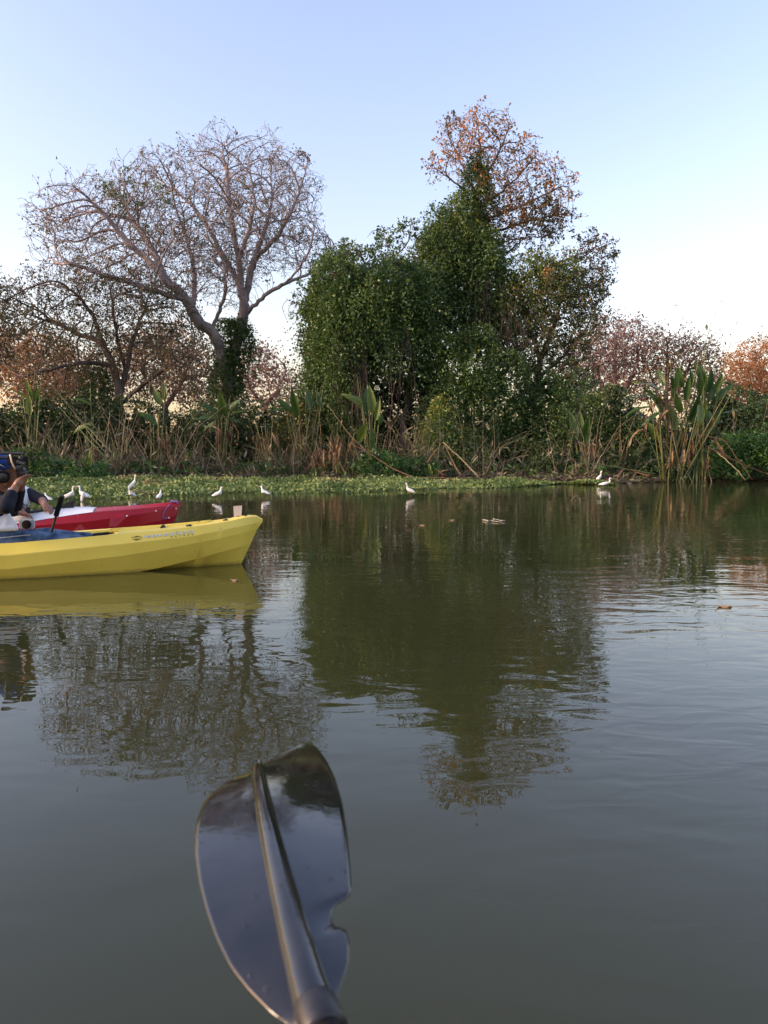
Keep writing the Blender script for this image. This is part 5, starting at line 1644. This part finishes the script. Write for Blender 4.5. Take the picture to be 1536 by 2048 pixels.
# bow line and toggles
C = [edge_at(rk, 'T', 340) + np.array((0, -.005, .012)), edge_at(rk, 'G', 333) + np.array((0, -.012, 0)), edge_at(rk, 'C2', 326) * .55 + edge_at(rk, 'G', 326) * .45 + np.array((0, -.012, 0)), edge_at(rk, 'C2', 327) * .9 + edge_at(rk, 'G', 327) * .1 + np.array((0, -.012, 0)), edge_at(rk, 'C2', 337) + np.array((0, -.012, .0))]
C = np.array(C)
tt = np.linspace(0, 4, 17)
C = np.stack([np.interp(tt, range(5), C[:, k]) for k in range(3)], -1)
C[1:-1] = (C[:-2] + 2 * C[1:-1] + C[2:]) / 4
V_, Fc = path_tube(C, .0045, 6)
mk('bow_line', V_, Fc, M['rope'], rhull, True)
c = edge_at(rk, 'T', 352) + np.array((-.02, .01, .01))
V_, Fc = path_tube([c + np.array((-.035, 0, .0)), c + np.array((-.03, 0, .035)), c + np.array((.0, 0, .02)), c + np.array((.03, 0, .03)), c + np.array((.035, 0, .0))], .011, 6)
mk('rope_knot', V_, Fc, M['rope'], rhull, True)
for px, ln_, fr in ((352, 'G', .25), (338, 'C2', .12), (254, 'G', .0), (312, 'G', .0)):
    a = edge_at(rk, ln_, px); 
    if ln_ == 'G': a = a * (1 - fr) + edge_at(rk, 'C2', px) * fr
    a = a + lat * .004
    s_ = .012
    mk('chip', [a + aft * s_, a + np.array((0, 0, s_)), a - aft * s_ * .9, a + np.array((0, 0, -s_ * .6)), a + lat * .002], [(0, 1, 4), (1, 2, 4), (2, 3, 4), (3, 0, 4)], M['white_deck'], rhull)

# ------------------------------------------------------------------ people
def hand_parts(wrist, palm_dir, spread, up, size=.085, curl=.5, seed=0):
    """palm and five unequal bent fingers; palm_dir = towards the knuckles, spread = across the palm, up = side the fingers bend to"""
    w_, d, sd_, u = (np.asarray(wrist, float), unit(palm_dir), unit(spread), unit(up))
    S = [capsule(w_, .024, w_ + d * size * .5 + sd_ * .006, .03), capsule(w_ + d * size * .45 - sd_ * .018, .022, w_ + d * size * .9 - sd_ * .022, .016), capsule(w_ + d * size * .45 + sd_ * .018, .022, w_ + d * size * .92 + sd_ * .022, .016)]
    for k, (o, ln) in enumerate(zip((-.030, -.010, .011, .031), (.060, .075, .070, .055))):
        a = w_ + d * size * .92 + sd_ * o
        b = a + unit(d + u * curl * .7) * ln * .5
        c_ = b + unit(d * .7 + u * curl * 1.9) * ln * .5
        S += [capsule(a, .0095, b, .0088), capsule(b, .0088, c_, .0075)]
    a = w_ + d * size * .25 - sd_ * .03
    b = a + unit(d * .8 - sd_ * .6 + u * .4) * .038
    c_ = b + unit(d + u * .7) * .03
    S += [capsule(a, .013, b, .011), capsule(b, .011, c_, .009)]
    return S
def head_parts(c, look, upv, s=1.0):
    c, f, u = np.asarray(c, float), unit(look), unit(upv)
    sd_ = unit(np.cross(f, u)); u = np.cross(sd_, f)
    Rm = Matrix((f, sd_, u)).transposed()
    A = lambda x, y, z: c + (f * x + sd_ * y + u * z) * s
    S = [sphere_pts(A(-.012, 0, .03), np.array((.098, .076, .092)) * s, 18, 12, Rm), sphere_pts(A(.03, 0, -.045), np.array((.062, .058, .075)) * s, 16, 10, Rm), sphere_pts(A(.055, 0, -.085), np.array((.034, .036, .028)) * s, 12, 8, Rm),
         capsule(A(.085, 0, .012), .011 * s, A(.108, 0, -.024), .015 * s), sphere_pts(A(.083, 0, -.062), np.array((.016, .027, .008)) * s, 10, 6, Rm), sphere_pts(A(.081, 0, -.074), np.array((.015, .023, .008)) * s, 10, 6, Rm),
         sphere_pts(A(.075, 0, .03), np.array((.022, .055, .012)) * s, 12, 6, Rm)]
    for k in (-1, 1):
        S += [sphere_pts(A(-.005, k * .076, -.01), np.array((.022, .010, .033)) * s, 10, 8, Rm), sphere_pts(A(.068, k * .03, .008), np.array((.014, .016, .011)) * s, 10, 6, Rm)]
    return S, A, Rm

# person in the yellow kayak, filming
pY = 5.60
p1 = empty('person', P(-40, 1100, pY), 'person in navy top, blue cap and jeans filming from the yellow kayak', 'person')
hc = P(7, 944, 5.55)
look = (1, .25, .02)
HS, HA, HR = head_parts(hc, look, (.06, -.02, 1), 1.0)
chest = P(-28, 1008, 5.58); pelvis = P(-48, 1088, 5.62); neck = P(-6, 984, 5.57)
sh_n = P(-14, 1003, 5.40); el_n = P(12, 1012, 5.26); wr_n = P(31, 974, 5.36)
sh_f = P(-6, 997, 5.74); el_f = P(30, 1010, 5.86); wr_f = P(45, 962, 5.72)
S = HS + [capsule(P(-8, 990, 5.57), .062, P(2, 968, 5.56), .056), capsule(pelvis, .13, chest, .145), capsule(chest, .12, neck, .075), capsule(sh_n, .06, sh_f, .06),
          capsule(sh_n, .056, el_n, .042), capsule(el_n, .041, wr_n, .028), capsule(sh_f, .056, el_f, .042), capsule(el_f, .041, wr_f, .028)]
hip_n = P(-40, 1090, 5.50); kn_n = P(66, 1079, 5.62); an_n = P(165, 1085, 5.88)
hip_f = P(-40, 1088, 5.74); kn_f = P(105, 1074, 5.92); an_f = P(183, 1079, 6.06)
S += [capsule(hip_n, .09, kn_n, .062), capsule(kn_n, .06, an_n, .042), capsule(hip_f, .09, kn_f, .062), capsule(kn_f, .06, an_f, .042)]
S += hand_parts(wr_n, P(44, 958, 5.40) - wr_n, (.2, -.9, .3), (.7, .5, .3), size=.07, curl=1.3)
S += hand_parts(wr_f, P(50, 945, 5.68) - wr_f, (.1, .9, .2), (-.3, -.5, .2), curl=.9)
S += [capsule(an_n, .04, an_n + np.array((.12, .04, .02)), .03), capsule(an_f, .04, an_f + np.array((.12, .04, .02)), .03)]
body = skin('body', S, .0065, M['skin'], p1, 3)
# clothes
S = [capsule(P(-50, 1075, 5.62), .148, chest, .162), capsule(chest, .14, P(-9, 992, 5.57), .092), capsule(sh_n, .078, sh_f, .078), capsule(sh_n, .074, el_n, .06), capsule(el_n, .058, el_n * .45 + wr_n * .55, .046), capsule(sh_f, .074, el_f, .058), capsule(el_f, .056, el_f * .4 + wr_f * .6, .044)]
skin('navy_top', S, .009, M['navy'], p1, 4)
S = [capsule(hip_n, .105, kn_n, .072), capsule(kn_n, .07, an_n, .055), capsule(hip_f, .105, kn_f, .066), capsule(kn_f, .066, an_f, .052), capsule(P(-52, 1088, 5.6), .14, P(-45, 1086, 5.62), .15)]
# folds of the denim
rr = np.random.default_rng(3)
for a, b, ra in ((hip_n, kn_n, .10), (kn_n, an_n, .07), (hip_f, kn_f, .098), (kn_f, an_f, .068)):
    for f in rr.uniform(.1, .95, 7):
        q = a + (b - a) * f
        th = rr.uniform(-.6, .6)
        S.append(capsule(q + np.array((-.03, -.04, ra * .72)), .013, q + np.array((.04, .03 * th, ra * .93 - .02)), .012))
jeans = skin('jeans', S, .008, M['jeans'], p1, 3)
V_, Fc = path_tube([hip_n + np.array((0, -.095, .04)), kn_n + np.array((0, -.066, .042)), an_n + np.array((-.03, -.05, .03))], .0035, 5)
mk('side_seam', V_, Fc, M['grey_plastic'], jeans, True)
for a in (an_n, an_f):
    skin('shoe', [capsule(a + np.array((.02, .005, 0)), .052, a + np.array((.14, .045, .02)), .042)], .009, M['black_foam'], p1, 2)
# white shirt tail below the jacket
t0, t1, t2, t3 = P(-10, 1056, 5.42), P(31, 1056, 5.46), P(15, 1030, 5.47), P(-12, 1012, 5.44)
S = [capsule(t0, .03, t1, .022), capsule(t0, .03, t2, .022), capsule(t1, .022, t2, .02), capsule(t0, .03, t3, .03), capsule((t0 + t1 + t2) / 3, .03, t2, .02), capsule(t0 * .5 + t1 * .5, .026, t2, .02)]
skin('white_shirt_tail', S, .008, M['white_cloth'], p1, 4)
# cap
f, u = unit(look), np.array((0, 0, 1.0))
S = [sphere_pts(HA(-.02, 0, .048), np.array((.106, .086, .082)), 18, 12, HR), sphere_pts(HA(.07, 0, .05), np.array((.055, .06, .011)), 16, 8, HR)]
skin('cap', S, .007, M['blue_cap'], p1, 2)
skin('hair', [sphere_pts(HA(-.05, 0, -.005), (.06, .075, .07), 16, 10, HR)], .008, M['black_foam'], p1, 2)
# headphones (worn by the person but a thing of their own)
hp = empty('headphones', HA(0, .08, -.02), 'black over-ear headphones on the head of the filming person', 'headphones')
for k in (1, -1):
    cpos = HA(.012, k * .098, -.03)
    V_, Fc = sphere_pts(cpos, (.058, .026, .046), 16, 10, HR @ Matrix.Rotation(R(-25), 3, 'Y'))
    cup = mk('ear_cup', V_, Fc, M['black_plastic'], hp, True)
    V_, Fc = path_tube([cpos + np.array(HR @ Vector((.045 * math.cos(a), .012 * k, .036 * math.sin(a)))) for a in np.linspace(0, 6.283, 17)], .012, 6, False)
    mk('cushion', V_, Fc, M['black_foam'], cup, True)
V_, Fc = path_tube([HA(-.01 - .02 * math.sin(a), .104 * math.cos(a), -.02 + .165 * math.sin(a)) for a in np.linspace(0, math.pi, 13)], .012, 6)
mk('headband', V_, Fc, M['black_plastic'], hp, True)

def box_obj(name, c, size, mat, parent, rot=None, bev=.006):
    bm = bmesh.new(); bmesh.ops.create_cube(bm, size=1)
    for v in bm.verts:
        v.co = Vector((v.co.x * size[0], v.co.y * size[1], v.co.z * size[2]))
    bmesh.ops.bevel(bm, geom=bm.edges[:], offset=bev, segments=2, affect='EDGES')
    me = bpy.data.meshes.new(name); bm.to_mesh(me); bm.free()
    o = link(name, me, mat, parent, np.asarray(c) - (base_of(parent) if parent is not None else 0))
    if rot is not None: o.rotation_euler = rot
    return o
def cyl_obj(name, a, b, ra, mat, parent, rb=None, k=14):
    V_, Fc = path_tube([a, np.asarray(a) * .5 + np.asarray(b) * .5, b], [ra, (ra + (rb or ra)) / 2, rb or ra], k)
    return mk(name, V_, Fc, mat, parent, False)
vc = empty('video_camera', P(25, 935, 5.5), 'black shoulder video camera with top handle held by the filming person', 'camera')
BP = M['black_plastic']
cb = box_obj('camera_body', P(35, 922, 5.44), (.11, .10, .062), M['black_foam'], vc)
cyl_obj('top_handle', P(-14, 906, 5.42), P(48, 907.5, 5.44), .011, BP, vc)
cyl_obj('rail', P(-14, 915, 5.40), P(22, 915.5, 5.42), .012, BP, vc)
cyl_obj('handle_post', P(22, 907, 5.43), P(24, 920, 5.43), .009, BP, vc)
cyl_obj('handle_post', P(45, 907, 5.44), P(45, 920, 5.44), .009, BP, vc)
cyl_obj('microphone', P(34, 923, 5.36), P(50, 928, 5.36), .014, BP, vc)
cyl_obj('knob', P(40, 916, 5.38), P(43, 916, 5.36), .012, BP, vc)
lens = cyl_obj('lens_hood', P(38, 947, 5.50), P(53, 946, 5.54), .030, BP, vc, .036)
cyl_obj('lens_ring', P(44, 946.6, 5.51), P(46, 946.5, 5.52), .037, BP, lens)
cyl_obj('viewfinder', P(34, 938, 5.52), P(44, 938, 5.52), .024, BP, vc)
V_, Fc = path_tube([P(20, 909, 5.39), P(23, 922, 5.37), P(30, 938, 5.38)], .006, 6)
mk('strap', V_, Fc, M['cream'], vc, True)
V_, Fc = path_tube([P(-4, 926, 5.42), P(8, 934, 5.40), P(22, 938, 5.41), P(40, 936, 5.46)], .0035, 5)
mk('cable', V_, Fc, BP, vc, True)

# grip pole standing in the cockpit
gp = empty('grip_pole', P(104, 1062, 5.72), 'black pole with thick foam grip leaning up from the filming person\'s lap', 'pole')
cyl_obj('shaft', P(103, 1064, 5.72), P(112, 1032, 5.72), .010, BP, gp)
cyl_obj('foam_grip', P(112, 1032, 5.72), P(123.5, 993, 5.72), .0195, M['black_foam'], gp, .0185)
cyl_obj('grip_cap', P(123.4, 993.5, 5.72), P(124.2, 991, 5.72), .021, BP, gp)
# grey case with round black speaker on the lap
gc = empty('grey_case', P(55, 1057, 5.98), 'small grey case with round black speaker front beside the jeans', 'case')
cs = box_obj('case_body', P(54, 1048, 6.0), (.112, .05, .074), M['grey_plastic'], gc, (0, 0, .15), .008)
c = P(53, 1049, 5.97)
V_, Fc = path_tube([c + np.array((0, .01, 0)), c + np.array((.0, -.012, 0)), c + np.array((.0, -.014, 0))], [.034, .034, .028], 20)
mk('speaker_front', V_, Fc, M['black_foam'], gc, True)

# person in the red kayak
p2 = empty('person', P(5, 1065, 7.75), 'person in white vest and black sleeves paddling the red kayak', 'person')
q = lambda x, y, Y=7.75: P(x, y, Y)
h2 = q(18, 940, 7.9)
HS2, HA2, HR2 = head_parts(h2, (1, -.3, -.1), (0, 0, 1), 1.0)
chest2 = q(26, 1000, 7.75); pel2 = q(5, 1052, 7.75); nk2 = q(22, 972, 7.84)
s1 = q(52, 984, 7.85); e1 = q(84, 1000, 7.75); w1_ = q(90, 1010, 7.55)
s2 = q(2, 990, 7.55); e2 = q(14, 1024, 7.32); w2_ = q(38, 1026, 7.40)
kn1 = q(75, 1040, 7.75); kn2 = q(70, 1046, 7.6); an1 = q(160, 1046, 8.0); an2 = q(155, 1050, 7.9)
S = HS2 + [capsule(nk2, .055, q(20, 962, 7.88), .05), capsule(pel2, .13, chest2, .14), capsule(chest2, .12, nk2, .07), capsule(s1, .055, s2, .055), capsule(s1, .055, e1, .043), capsule(e1, .045, w1_, .030), capsule(s2, .055, e2, .042), capsule(e2, .04, w2_, .028),
           capsule(pel2, .09, kn1, .06), capsule(kn1, .06, an1, .04), capsule(pel2, .09, kn2, .06), capsule(kn2, .06, an2, .04)]
S += hand_parts(w1_, (.75, -.3, -.55), (.5, .7, -.1), (.2, 0, -.9), curl=.5)
S += hand_parts(w2_, (.9, -.05, -.1), (.1, -.9, .2), (.2, .1, -.9), curl=.7)
skin('body', S, .0075, M['skin'], p2, 3)
skin('white_vest', [capsule(q(6, 1046), .15, chest2, .165), capsule(chest2, .15, q(22, 980, 7.8), .10), capsule(q(44, 986, 7.84), .088, q(6, 992, 7.6), .085), capsule(q(44, 986, 7.84), .085, q(58, 988, 7.84), .065)], .010, M['white_cloth'], p2, 4)
skin('black_sleeve', [capsule(q(57, 988, 7.84), .068, e1, .056)], .009, M['navy'], p2, 2)
skin('black_sleeve', [capsule(s2, .075, e2, .058), capsule(e2, .055, e2 * .4 + w2_ * .6, .042)], .009, M['navy'], p2, 2)
skin('dark_trousers', [capsule(pel2, .12, kn1, .08), capsule(kn1, .078, an1, .055), capsule(pel2, .12, kn2, .08), capsule(kn2, .078, an2, .055)], .011, M['navy'], p2, 2)
skin('hair', [sphere_pts(HA2(-.03, 0, .05), (.1, .085, .08), 16, 10, HR2)], .009, M['black_foam'], p2, 2)
st = empty('camera_strap', q(35, 985, 7.6), 'black strap with small camera hanging on the white vest', 'camera')
V_, Fc = path_tube([q(34, 976, 7.66), q(37, 988, 7.56), q(43, 1002, 7.52), q(48, 1012, 7.5)], .012, 6)
mk('strap', V_, Fc, BP, st, True)
box_obj('camera_body', q(44, 1015, 7.5), (.1, .06, .06), BP, st)
cyl_obj('lens', q(48, 1015, 7.47), q(56, 1019, 7.42), .028, BP, st)
pd = empty('paddle', q(70, 1027, 7.45), 'black paddle held across the white deck of the red kayak', 'paddle')
cyl_obj('shaft', q(-20, 1038, 7.3), q(128, 1013, 7.62), .0145, BP, pd)
V_, Fc = [], []
a, b = q(124, 1014, 7.61), q(150, 1006, 7.68)
for yy in (-.004, .004):
    V_ += [a + np.array((0, yy, -.022)), a * .5 + b * .5 + np.array((0, yy, -.05)), b + np.array((-.01, yy, -.045)), b + np.array((.01, yy, .03)), a * .5 + b * .5 + np.array((0, yy, .035)), a + np.array((0, yy, .018))]
mk('blade', V_, [tuple(range(6)), tuple(range(11, 5, -1))] + [(i, i + 6, (i + 1) % 6 + 6, (i + 1) % 6) for i in range(6)], BP, pd)

# ------------------------------------------------------------------ the near paddle
# lengthwise profile of the blade: rises gently away from the camera and rolls over at the tip
yb = .50
ang_ = lambda v: np.interp(v, [0, .25, .45, .6, .75, .9, 1.0], [R(4), R(0), R(-4.5), R(-8.5), R(-11.5), R(-13.5), R(-15.5)])
vv = np.linspace(0, 1, 200)
z0 = P(600, 2046, yb)[2]
def profile(L_):
    a = yb + np.concatenate([[0], np.cumsum(np.cos(ang_(vv[:-1])) * L_ / 199)])
    b = z0 + np.concatenate([[0], np.cumsum(np.sin(ang_(vv[:-1])) * L_ / 199)])
    return a, b, np.array([proj((0, p_, q_))[1] for p_, q_ in zip(a, b)])     # photo row of every profile point
lo_, hi_ = .2, 1.2
for _ in range(30):                 # blade length at which the tip reaches its row
    LB = (lo_ + hi_) / 2
    if profile(LB)[2][-1] > 1483: lo_ = LB
    else: hi_ = LB
yy, zz, prow_s = profile(LB)
def bp(px, py, off=0.0, latoff=0.0):
    v = np.interp(py, prow_s[::-1], vv[::-1])
    Y = np.interp(v, vv, yy); Z = np.interp(v, vv, zz)
    a = ang_(v)
    nn = np.array((0, -math.sin(a), math.cos(a)))
    x_ = (px - CX) / F * (Y * cp - (Z - CAMZ) * sp_)
    return np.array((x_, Y, Z)) + nn * off
cr = lambda x, y: (340 + x / 3.369, 1440 + y / 3.369)
ridge = [cr(*a) for a in ((590, 318), (600, 420), (625, 560), (660, 740), (700, 920), (745, 1120), (790, 1300), (840, 1500), (890, 1680), (930, 1830), (975, 1960), (1010, 2046))]
ledge = [cr(*a) for a in ((590, 318), (400, 390), (235, 525), (178, 680), (168, 850), (195, 1060), (240, 1240), (310, 1440), (410, 1640), (530, 1790), (690, 1945), (860, 2040))]
redge = [cr(*a) for a in ((590, 318), (640, 285), (770, 218), (870, 165), (930, 150), (985, 178), (1050, 262), (1110, 385), (1160, 560), (1190, 760), (1210, 980), (1217, 1150), (1140, 1195), (1088, 1250), (1072, 1330), (1100, 1393), (1180, 1405), (1200, 1500), (1195, 1620), (1150, 1740), (1112, 1830), (1105, 1930), (1120, 2046))]
def dens(pl_, n, smooth=0):
    a = np.array(pl_, float)
    d = np.concatenate([[0], np.cumsum(np.linalg.norm(np.diff(a, axis=0), axis=1))])
    t = np.linspace(0, d[-1], n)
    C = np.stack([np.interp(t, d, a[:, k]) for k in range(2)], -1)
    for _ in range(smooth):
        C[1:-1] = (C[:-2] + 2 * C[1:-1] + C[2:]) / 4
    return C
paddle = empty('paddle', bp(*ridge[-1]), 'glossy black paddle blade with notched edge raised over the near water', 'paddle')
NB, NU = 110, 18
V_, Fc = [], []
for side, ed, sm in ((-1, ledge, 6), (1, redge, 1)):
    Rg, Ed = dens(ridge, NB, 3), dens(ed, NB, sm)
    o = len(V_)
    for i in range(NB):
        f_ = min(1, i / 14)
        for j in range(NU + 1):
            s_ = j / NU
            px_, py_ = Rg[i] * (1 - s_) + Ed[i] * s_
            V_.append(bp(px_, py_, -.006 * s_ ** 1.8 * (side < 0) - .005 * s_ ** 2 * (side > 0)))
    for i in range(NB - 1):
        for j in range(NU):
            a = o + i * (NU + 1) + j
            Fc.append((a, a + 1, a + NU + 2, a + NU + 1) if side > 0 else (a, a + NU + 1, a + NU + 2, a + 1))
bl = mk('blade', V_, Fc, M['blade'], paddle, True)
so = bl.modifiers.new('thick', 'SOLIDIFY'); so.thickness = .0045; so.offset = -1
# shaft that grows out of the blade and runs on out of view towards the paddler's hands
Rg = dens(ridge, 60, 3)
pts_, rad_ = [], []
for i, (a, b) in enumerate(Rg):
    f_ = i / 59
    r_ = .0085 + .0075 * f_ ** .7
    pts_.append(bp(a, b, r_ * .2)); rad_.append(r_)
d = unit(pts_[-1] - pts_[-6])
sock = len(pts_)
V_, Fc = path_tube(pts_, rad_, 20)
mk('blade_spine', V_, Fc, M['blade'], paddle, True)
e0 = pts_[-1]
V_, Fc = path_tube([e0 - d * .012, e0 - d * .010, e0 + d * .012, e0 + d * .014], [.0160, .0166, .0166, .0160], 24)
mk('ferrule', V_, Fc, M['black_plastic'], paddle, True)
V_, Fc = path_tube([e0, e0 + d * .25, e0 + d * .5, e0 + d * .7], [.0135, .0135, .0135, .0135], 20)
mk('shaft', V_, Fc, M['blade'], paddle, True)
